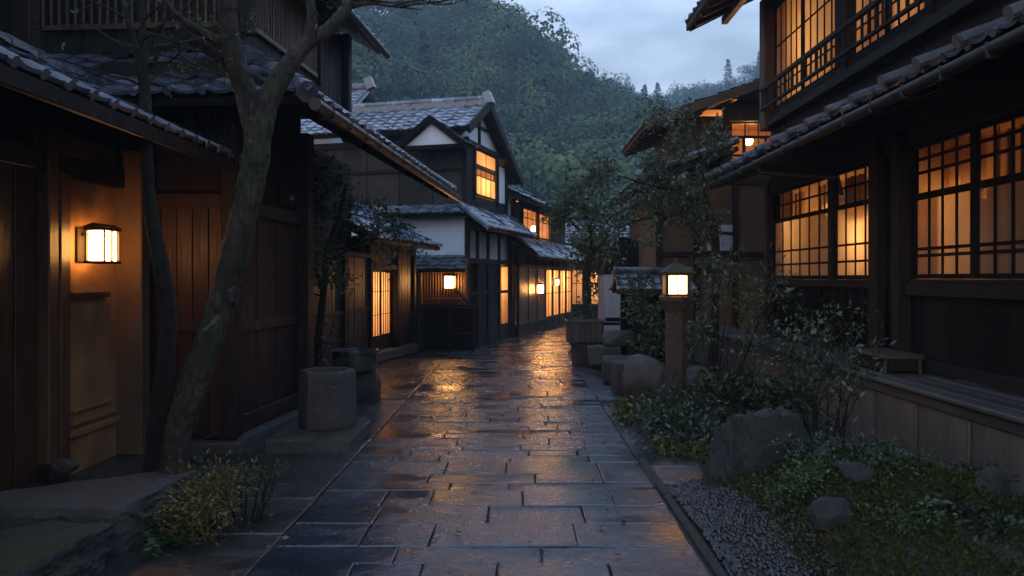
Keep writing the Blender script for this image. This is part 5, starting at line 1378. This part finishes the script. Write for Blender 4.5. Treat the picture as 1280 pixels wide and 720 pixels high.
shrub('green leafed bush hanging under the small gate roof', (1.95, 12.9, 0.0), [((.0, 0, 1.1), (.28, .25, .3)), ((.25, 0, .8), (.25, .25, .3)), ((-.05, 0, 1.5), (.25, .2, .18)), ((.15, .0, .5), (.25, .25, .3))], 1100, 0.085, 'leaf', 83)
shrub('thin leafed shrub behind the pedestal below the shoji window', (2.55, 10.9, 0.0), [((0, 0, 1.3), (.32, .3, .35)), ((.45, -.2, 1.25), (.35, .3, .4)), ((.3, -.1, 1.75), (.3, .3, .25)), ((.75, -.5, 1.5), (.25, .3, .35)), ((-.1, 0, .8), (.3, .3, .3)), ((.5, -.2, .75), (.3, .3, .3))], 1500, 0.085, 'leaf_silver', 85, aspect=0.24, stems=14, name='shrub')
shrub('low yellow green bush nearest the pale boulder', (1.22, 9.0, -0.03), [((0, 0, .12), (.17, .2, .13)), ((.15, .1, .15), (.14, .14, .12))], 1000, 0.05, 'leaf_yellow', 87)
shrub('spreading grey green bush in front of the stone lantern', (1.5, 7.9, -0.03), [((0, 0, .2), (.3, .4, .2)), ((.1, .45, .28), (.3, .35, .22)), ((-.12, .3, .16), (.25, .3, .16)), ((.3, -.1, .16), (.25, .35, .2)), ((.05, -.55, .1), (.25, .28, .14)), ((.35, .4, .3), (.25, .25, .2))], 4200, 0.055, 'leaf_blue', 89, stems=16)
shrub('yellowish low plants at the street edge of the spreading bush', (1.55, 7.1, -0.02), [((0, 0, .06), (.26, .2, .09)), ((-.2, .3, .06), (.14, .25, .09)), ((.3, -.05, .08), (.18, .16, .1))], 1100, 0.045, 'leaf_yellow', 91)
shrub('dark broad leaved bush between the lantern and the timber wall', (2.2, 8.7, 0.0), [((0, 0, .25), (.35, .4, .22)), ((.4, .2, .35), (.35, .4, .22)), ((.1, .3, .45), (.25, .3, .14)), ((.6, -.2, .3), (.3, .35, .2))], 2400, 0.075, 'leaf_dark', 93, stems=12)

# thin twiggy shrub before the timber wall
O = (2.55, 6.6, 0.0)
t = thing('twiggy_shrub', 'tall thin stemmed shrub with sparse leaves before the timber wall', 'shrub', O)
mb = MB(); tips = []; rng = random.Random(95)
for k in range(11):
    a = rng.uniform(0, 6.28)
    st = (0.09 * math.cos(a), 0.12 * math.sin(a), 0.0)
    grow(mb, st, (0.35 * math.cos(a) - 0.08, 0.4 * math.sin(a), 1.5), rng.uniform(0.55, 0.8), 0.012, 2, rng, tips, 0.55, 0.3, 5, (2, 3), 0.62, 0.2)
mb.build('stem', M['bark_dark'], t, True)
Pp, Dd = tip_points(tips, 2, 0.035, 96)
P2, n2 = blob_points([((-.2, 0, 1.15), (.3, .25, .22)), ((.1, 0, 1.3), (.22, .22, .16)), ((-.4, .1, .95), (.2, .2, .15)), ((-.1, 0, .75), (.25, .25, .2)), ((-.3, .1, 1.45), (.15, .15, .18))], 380, 97)
build_leaves('foliage', np.concatenate([Pp, P2]), 0.055, M['leaf_blue'], t, 98, nrm=np.concatenate([Dd, n2]), aspect=0.36)

# moss and ground plants on the mound
rngn = np.random.default_rng(101)
n = 60000
mx_ = rngn.uniform(1.5, 3.26, n); my_ = rngn.uniform(3.2, 6.9, n)
mz_ = np.array([soil_h(a, b) for a, b in zip(mx_, my_)])
f = np.sin(mx_ * 5.3 + 1) * np.sin(my_ * 4.1) + 0.5 * np.sin(mx_ * 11 + my_ * 7)
keep = (mz_ > 0.0 + 0.015 * rngn.normal(size=n)) & (f > -1.0 + 0.25 * rngn.normal(size=n))
P = np.stack([mx_, my_, mz_ + 0.004 + 0.045 * rngn.uniform(0, 1, n) ** 1.6 * (0.5 + 0.5 * np.sin(mx_ * 17) * np.sin(my_ * 15))], 1)[keep]
o = build_leaves('moss', P, 0.024, M['moss'], None, 103, nrm=np.tile([0, 0, 0.7], (len(P), 1)), aspect=0.5, tilt=0.7)
tag(o, 'yellow green moss carpet over the mound by the timber wall', 'moss', kind='stuff')
for (lab, x, y, L, sd) in (('small fern at the top of the moss mound', 2.5, 5.9, .2, 111), ('fern against the timber wall behind the mound', 2.9, 5.75, .24, 112), ('fern on the wall side of the moss mound', 2.85, 5.2, .2, 113), ('low fern behind the large dark boulder', 2.1, 6.3, .22, 114), ('fern on the near slope of the moss mound', 2.35, 4.35, .18, 115)):
    fern_plant(lab, (x, y, soil_h(x, y)), 11, L, sd, 'leaf_blue', 0.045, 'ferns on the moss mound')
for (lab, x, y, sd, m_) in (('grey green cushion plant in the middle of the mound', 2.2, 4.8, 121, 'leaf_blue'), ('grey green cushion plant on the upper mound', 2.35, 5.35, 122, 'leaf_blue'), ('dark cushion plant low on the wall side of the mound', 2.75, 4.85, 123, 'leaf_dark'), ('mixed cushion plant near the gravel edge', 1.9, 4.9, 124, 'leaf'), ('dark cushion plant nearest the viewer on the mound', 2.5, 4.15, 125, 'leaf_dark')):
    z = soil_h(x, y)
    shrub(lab, (x, y, z - 0.01), [((0, 0, .05), (.2, .2, .07)), ((.1, .12, .06), (.15, .15, .07)), ((-.12, .05, .04), (.14, .16, .06))], 900, 0.032, m_, sd, 'plant', 'cushion_plant', stems=4, group='cushion plants on the moss mound')

for (lab, x, y, sd, m_) in (('grey green cushion plant at the crest of the mound by the boulder', 2.0, 5.45, 126, 'leaf_blue'), ('small leaved cushion plant facing the gravel', 1.72, 4.75, 127, 'leaf'), ('dark cushion plant against the timber wall foot', 3.1, 5.4, 128, 'leaf_dark'), ('green cushion plant between two ferns on the mound', 2.62, 5.45, 129, 'leaf'), ('small leaved cushion plant low at the front of the mound', 2.1, 4.25, 130, 'leaf')):
    z = soil_h(x, y)
    shrub(lab, (x, y, z - 0.01), [((0, 0, .06), (.22, .2, .08)), ((.1, .12, .08), (.16, .16, .08)), ((-.12, .05, .05), (.15, .17, .07))], 1100, 0.028, m_, sd, 'plant', 'cushion_plant', stems=4, group='cushion plants on the moss mound')
rngn = np.random.default_rng(140)
lx = np.concatenate([rngn.normal(1.0, 0.35, 60), rngn.normal(-1.7, 0.3, 50), rngn.uniform(-1.5, 1.0, 25)]); ly = np.concatenate([rngn.uniform(4.5, 10, 60), rngn.uniform(4.6, 8, 50), rngn.uniform(4.5, 12, 25)])
P = np.stack([lx, ly, np.full(len(lx), 0.016)], 1)
an = rngn.uniform(0, 6.28, len(lx)); D = np.stack([np.cos(an), np.sin(an), np.zeros(len(lx))], 1)
o = build_leaves('fallen_leaves', P, 0.04, M['leaf_gold_lit'], None, 141, nrm=D, aspect=0.5, tilt=0.08)
tag(o, 'scattered small fallen leaves lying on the wet paving', 'fallen leaves', kind='stuff')

# ================================================================== HILLS
def lerpt(x, xs, ys): return np.interp(x, xs, ys)
AX = np.array([-1.4, -0.6, -0.25, -0.05, 0.0, 0.035, 0.075, 0.115, 0.145, 0.185, 0.23, 0.3, 0.42, 0.7, 1.4])
AE = np.array([0.50, 0.47, 0.43, 0.365, 0.345, 0.32, 0.297, 0.276, 0.262, 0.243, 0.2, 0.13, 0.10, 0.09, 0.09])
def hillA(x, y):
    a = x / np.maximum(y, 1)
    e = lerpt(a, AX, AE)
    d = np.hypot(x * 0.4, y)
    s = np.clip((d - 52) / 120, 0, 1.02)
    h = (e - 0.045) * 172 * (s ** 1.15)
    return h + 2.5 * np.sin(x * 0.11 + y * 0.05) * np.clip(s * 3, 0, 1) + 1.6 * np.sin(x * 0.23 - y * 0.13) * np.clip(s * 3, 0, 1) - 4
def hillB(x, y):
    a = x / np.maximum(y, 1)
    e = lerpt(a, [-1, 0.05, 0.14, 0.19, 0.24, 0.3, 0.45, 1.2], [0.2, 0.235, 0.232, 0.23, 0.245, 0.262, 0.27, 0.25])
    s = np.clip((y - 200) / 90, 0, 1.02)
    return (e - 0.008) * 290 * s ** 1.1 + 2 * np.sin(x * 0.07) - 3
def terrain(fn, x0, x1, y0, y1, nx, ny, label):
    xs = np.linspace(x0, x1, nx); ys = np.linspace(y0, y1, ny)
    X, Yy = np.meshgrid(xs, ys)
    Z = fn(X, Yy)
    vs = np.stack([X, Yy, Z], -1).reshape(-1, 3)
    i = np.arange(nx - 1)[None, :] + np.arange(ny - 1)[:, None] * nx
    fs = np.stack([i, i + 1, i + nx + 1, i + nx], -1).reshape(-1, 4)
    tag(build_np('hill', vs, fs, M['hill'], None, True), label, 'hill', kind='structure')
terrain(hillA, -170, 190, 48, 200, 90, 60, 'steep wooded hill rising behind the street')
terrain(hillB, -150, 260, 195, 320, 70, 30, 'farther hazy ridge beyond the wooded hill')

rngn = np.random.default_rng(201)
def crown_proto(n, k, leaf, rng):
    C = rng.normal(size=(k, 3)) * np.array([0.42, 0.42, 0.3]); rad = rng.uniform(0.35, 0.55, k)
    C[0] = 0; rad[0] = 0.7
    idx = rng.choice(k, n, p=rad ** 2 / (rad ** 2).sum())
    d = rng.normal(size=(n, 3)); d[:, 2] = np.abs(d[:, 2]) * 0.9 - 0.25; d /= np.linalg.norm(d, axis=1)[:, None]
    P = C[idx] + d * (rad[idx] * rng.uniform(0.82, 1.08, n))[:, None]
    nrm = d + 0.2 * rng.normal(size=(n, 3)); nrm /= np.linalg.norm(nrm, axis=1)[:, None]
    r = rng.normal(size=(n, 3)); u = np.cross(nrm, r); u /= np.linalg.norm(u, axis=1)[:, None]; v = np.cross(nrm, u)
    s = leaf * rng.uniform(0.6, 1.4, (n, 1))
    q = np.stack([P + u * s, P + v * s * 0.7, P - u * s * 0.9, P - v * s * 0.7], 1).reshape(-1, 3)
    return q
def conifer_proto(n, leaf, rng):
    t = rng.uniform(0, 1, n) ** 0.7
    tier = np.floor(t * 9) / 9 + 0.07 * rng.uniform(0, 1, n)
    rr = (1 - tier) * 0.42 * rng.uniform(0.35, 1, n); a = rng.uniform(0, 6.283, n)
    P = np.stack([rr * np.cos(a), rr * np.sin(a), (1 - t) * 0 + tier * 2.2 - 0.9 - rr * 0.35], 1)
    nrm = np.stack([np.cos(a) * 0.4, np.sin(a) * 0.4, np.ones(n)], 1) + 0.3 * rng.normal(size=(n, 3)); nrm /= np.linalg.norm(nrm, axis=1)[:, None]
    r = rng.normal(size=(n, 3)); u = np.cross(nrm, r); u /= np.linalg.norm(u, axis=1)[:, None]; v = np.cross(nrm, u)
    s = leaf * rng.uniform(0.6, 1.4, (n, 1))
    return np.stack([P + u * s, P + v * s * 0.6, P - u * s, P - v * s * 0.6], 1).reshape(-1, 3)
protos = [crown_proto(1500, 6, 0.046, rngn) for _ in range(6)] + [conifer_proto(1000, 0.06, rngn) for _ in range(2)]
def forest(fn, xr, yr, cell, seed, rad, label, conifer=0.12, amax=None):
    rng = np.random.default_rng(seed); out = []
    y = yr[0]
    while y < yr[1]:
        x = xr[0]
        while x < xr[1]:
            px_ = x + rng.uniform(-.45, .45) * cell; py_ = y + rng.uniform(-.45, .45) * cell
            a = px_ / py_
            x += cell
            if amax and not (amax[0] < a < amax[1]): continue
            z = float(fn(np.array(px_), np.array(py_)))
            if z < -2: continue
            r = rng.uniform(*rad)
            con = rng.random() < conifer
            q = protos[rng.integers(6, 8) if con else rng.integers(0, 6)]
            an = rng.uniform(0, 6.28); c, s = math.cos(an), math.sin(an)
            w = np.array([r, r, r * rng.uniform(0.8, 1.2)]) * (1.15 if con else 1.0)
            p = q * w
            p = np.stack([p[:, 0] * c - p[:, 1] * s + px_, p[:, 0] * s + p[:, 1] * c + py_, p[:, 2] + z + r * 0.75], 1)
            out.append(p)
        y += cell
    vs = np.concatenate(out); fs = np.arange(len(vs)).reshape(-1, 4)
    print('forest', len(out), len(fs))
    tag(build_np('forest', vs, fs, M['leaf_forest']), label, 'forest', kind='stuff')
forest(hillA, (-75, 120), (58, 192), 6.4, 301, (4.0, 7.6), 'dense green woodland covering the near hill', 0.03, (-0.42, 0.62))
forest(hillB, (-10, 200), (225, 312), 8.0, 302, (4.5, 7.0), 'dark woodland along the far hazy ridge', 0.06, (0.0, 0.65))
for (u, lab, hgt, d, s) in ((910, 'lone conifer standing high on the far ridge above the brown gable', 10.5, 287, 1), (822, 'small conifer tip on the ridge where the two hills meet', 8.0, 285, 2), (806, 'second small conifer on the ridge left of the hill saddle', 7.0, 284, 3)):
    x = (u - 648) / 1000 * d; z = float(hillB(np.array(x), np.array(float(d)))) + 6.0
    t = thing('conifer_tree', lab, 'tree', (x, d, z))
    mb = MB(); mb.tube([(0, 0, -4), (0, 0, hgt * 0.97)], [0.22, 0.03], 6); mb.build('trunk', M['bark_dark'], t)
    rg_ = random.Random(s); P = []; D = []
    for k in range(16):
        zz = hgt * (0.12 + 0.86 * k / 15); rr = (1 - k / 16.5) * hgt * 0.34
        for j in range(7):
            a = rg_.uniform(0, 6.283); L = rr * rg_.uniform(0.5, 1.1)
            for q in range(9):
                ff_ = (q + 1) / 9
                P.append((math.cos(a) * L * ff_, math.sin(a) * L * ff_, zz - 0.25 * L * ff_ + rg_.uniform(-.1, .1))); D.append((math.cos(a), math.sin(a), -0.2))
    build_leaves('crown', P, 0.55, M['leaf_dark'], t, 400 + s, nrm=np.array(D), aspect=0.4, tilt=0.6)

# ================================================================== AIR, SKY, LIGHT, CAMERA
mb = MB(); mb.box(-430, 430, -40, 420, -1.1, 135, 0.01)
hz = mb.build('haze', M['earth']); hz.data.materials.clear()
hm, nt, out = new_mat('dusk air')
pv = nt.nodes.new('ShaderNodeVolumePrincipled')
pv.inputs['Color'].default_value = (0.6, 0.78, 0.96, 1)
pv.inputs['Density'].default_value = 0.0012
pv.inputs['Anisotropy'].default_value = 0.1
nt.links.new(pv.outputs[0], out.inputs['Volume'])
hz.data.materials.append(hm)
tag(hz, 'thin bluish dusk haze filling the valley', 'haze', kind='stuff')

SUN_EL, SUN_AZ = R(6), R(200)
wld = bpy.data.worlds.new('World'); scene.world = wld; wld.use_nodes = True
nt = wld.node_tree; nt.nodes.clear()
wo = nt.nodes.new('ShaderNodeOutputWorld'); bg = nt.nodes.new('ShaderNodeBackground')
sky = nt.nodes.new('ShaderNodeTexSky'); sky.sky_type = 'NISHITA'; sky.sun_disc = False
sky.sun_elevation = SUN_EL; sky.sun_rotation = SUN_AZ
tc = nt.nodes.new('ShaderNodeTexCoord')
mp = nt.nodes.new('ShaderNodeMapping'); mp.inputs['Scale'].default_value = (1.0, 1.0, 3.0)
nt.links.new(tc.outputs['Generated'], mp.inputs[0])
cn = nt.nodes.new('ShaderNodeTexNoise'); cn.inputs['Scale'].default_value = 3.4; cn.inputs['Detail'].default_value = 6; cn.inputs['Roughness'].default_value = 0.55
nt.links.new(mp.outputs[0], cn.inputs['Vector'])
cl = ramp(nt, cn.outputs['Fac'], [(0.36, (1.15, 1.45, 2.0)), (0.5, (1.9, 2.3, 3.0)), (0.64, (2.8, 3.2, 3.85))])
mx = mixc(nt, 0.85, sky.outputs[0], cl)
sxyz = nt.nodes.new('ShaderNodeSeparateXYZ'); nt.links.new(tc.outputs['Generated'], sxyz.inputs[0])
up_ = ramp(nt, sxyz.outputs['Z'], [(0.0, 0.74), (0.28, 0.74), (0.55, (0.86, 1.0, 1.22)), (1.0, (0.8, 0.96, 1.22))])
mr = nt.nodes.new('ShaderNodeMapRange'); mr.inputs[1].default_value = -1; mr.inputs[2].default_value = 1; mr.inputs[3].default_value = 0.85; mr.inputs[4].default_value = 1.0
nt.links.new(sxyz.outputs['Y'], mr.inputs[0])
mx = mixc(nt, 1.0, mx, up_, 'MULTIPLY')
mx = mixc(nt, 1.0, mx, mr.outputs[0], 'MULTIPLY')
nt.links.new(mx, bg.inputs[0]); bg.inputs[1].default_value = 0.13
nt.links.new(bg.outputs[0], wo.inputs[0])

sl = bpy.data.lights.new('sun', 'SUN'); sl.energy = 0.12; sl.angle = R(40); sl.color = (1.0, 0.93, 0.85)
so = bpy.data.objects.new('sun', sl); so.rotation_euler = (R(90) - SUN_EL, 0, R(180) - SUN_AZ + R(0)); link(so)
so.rotation_euler = V((-math.sin(SUN_AZ) * math.cos(SUN_EL), -math.cos(SUN_AZ) * math.cos(SUN_EL), -math.sin(SUN_EL))).to_track_quat('-Z', 'Y').to_euler()

cam = bpy.data.cameras.new('camera'); co = bpy.data.objects.new('camera', cam); link(co)
co.location = (0, 0, 1.6); co.rotation_euler = (R(90), 0, 0)
cam.sensor_width = 36; cam.lens = 36 * 1000 / 1280
cam.shift_x = -8 / 1280; cam.shift_y = -13 / 1280
cam.clip_start = 0.05; cam.clip_end = 3000
cam.dof.use_dof = True; cam.dof.focus_distance = 9.0; cam.dof.aperture_fstop = 5.6
scene.camera = co

scene.render.engine = 'CYCLES'
scene.cycles.use_denoising = True
scene.cycles.max_bounces = 8
scene.cycles.transparent_max_bounces = 12
scene.cycles.volume_bounces = 0
scene.cycles.sample_clamp_indirect = 4.0
scene.cycles.caustics_reflective = False
scene.cycles.caustics_refractive = False
scene.view_settings.view_transform = 'Standard'
scene.view_settings.look = 'None'
scene.view_settings.exposure = 2.0
scene.view_settings.gamma = 1.0
scene.view_settings.use_curve_mapping = False
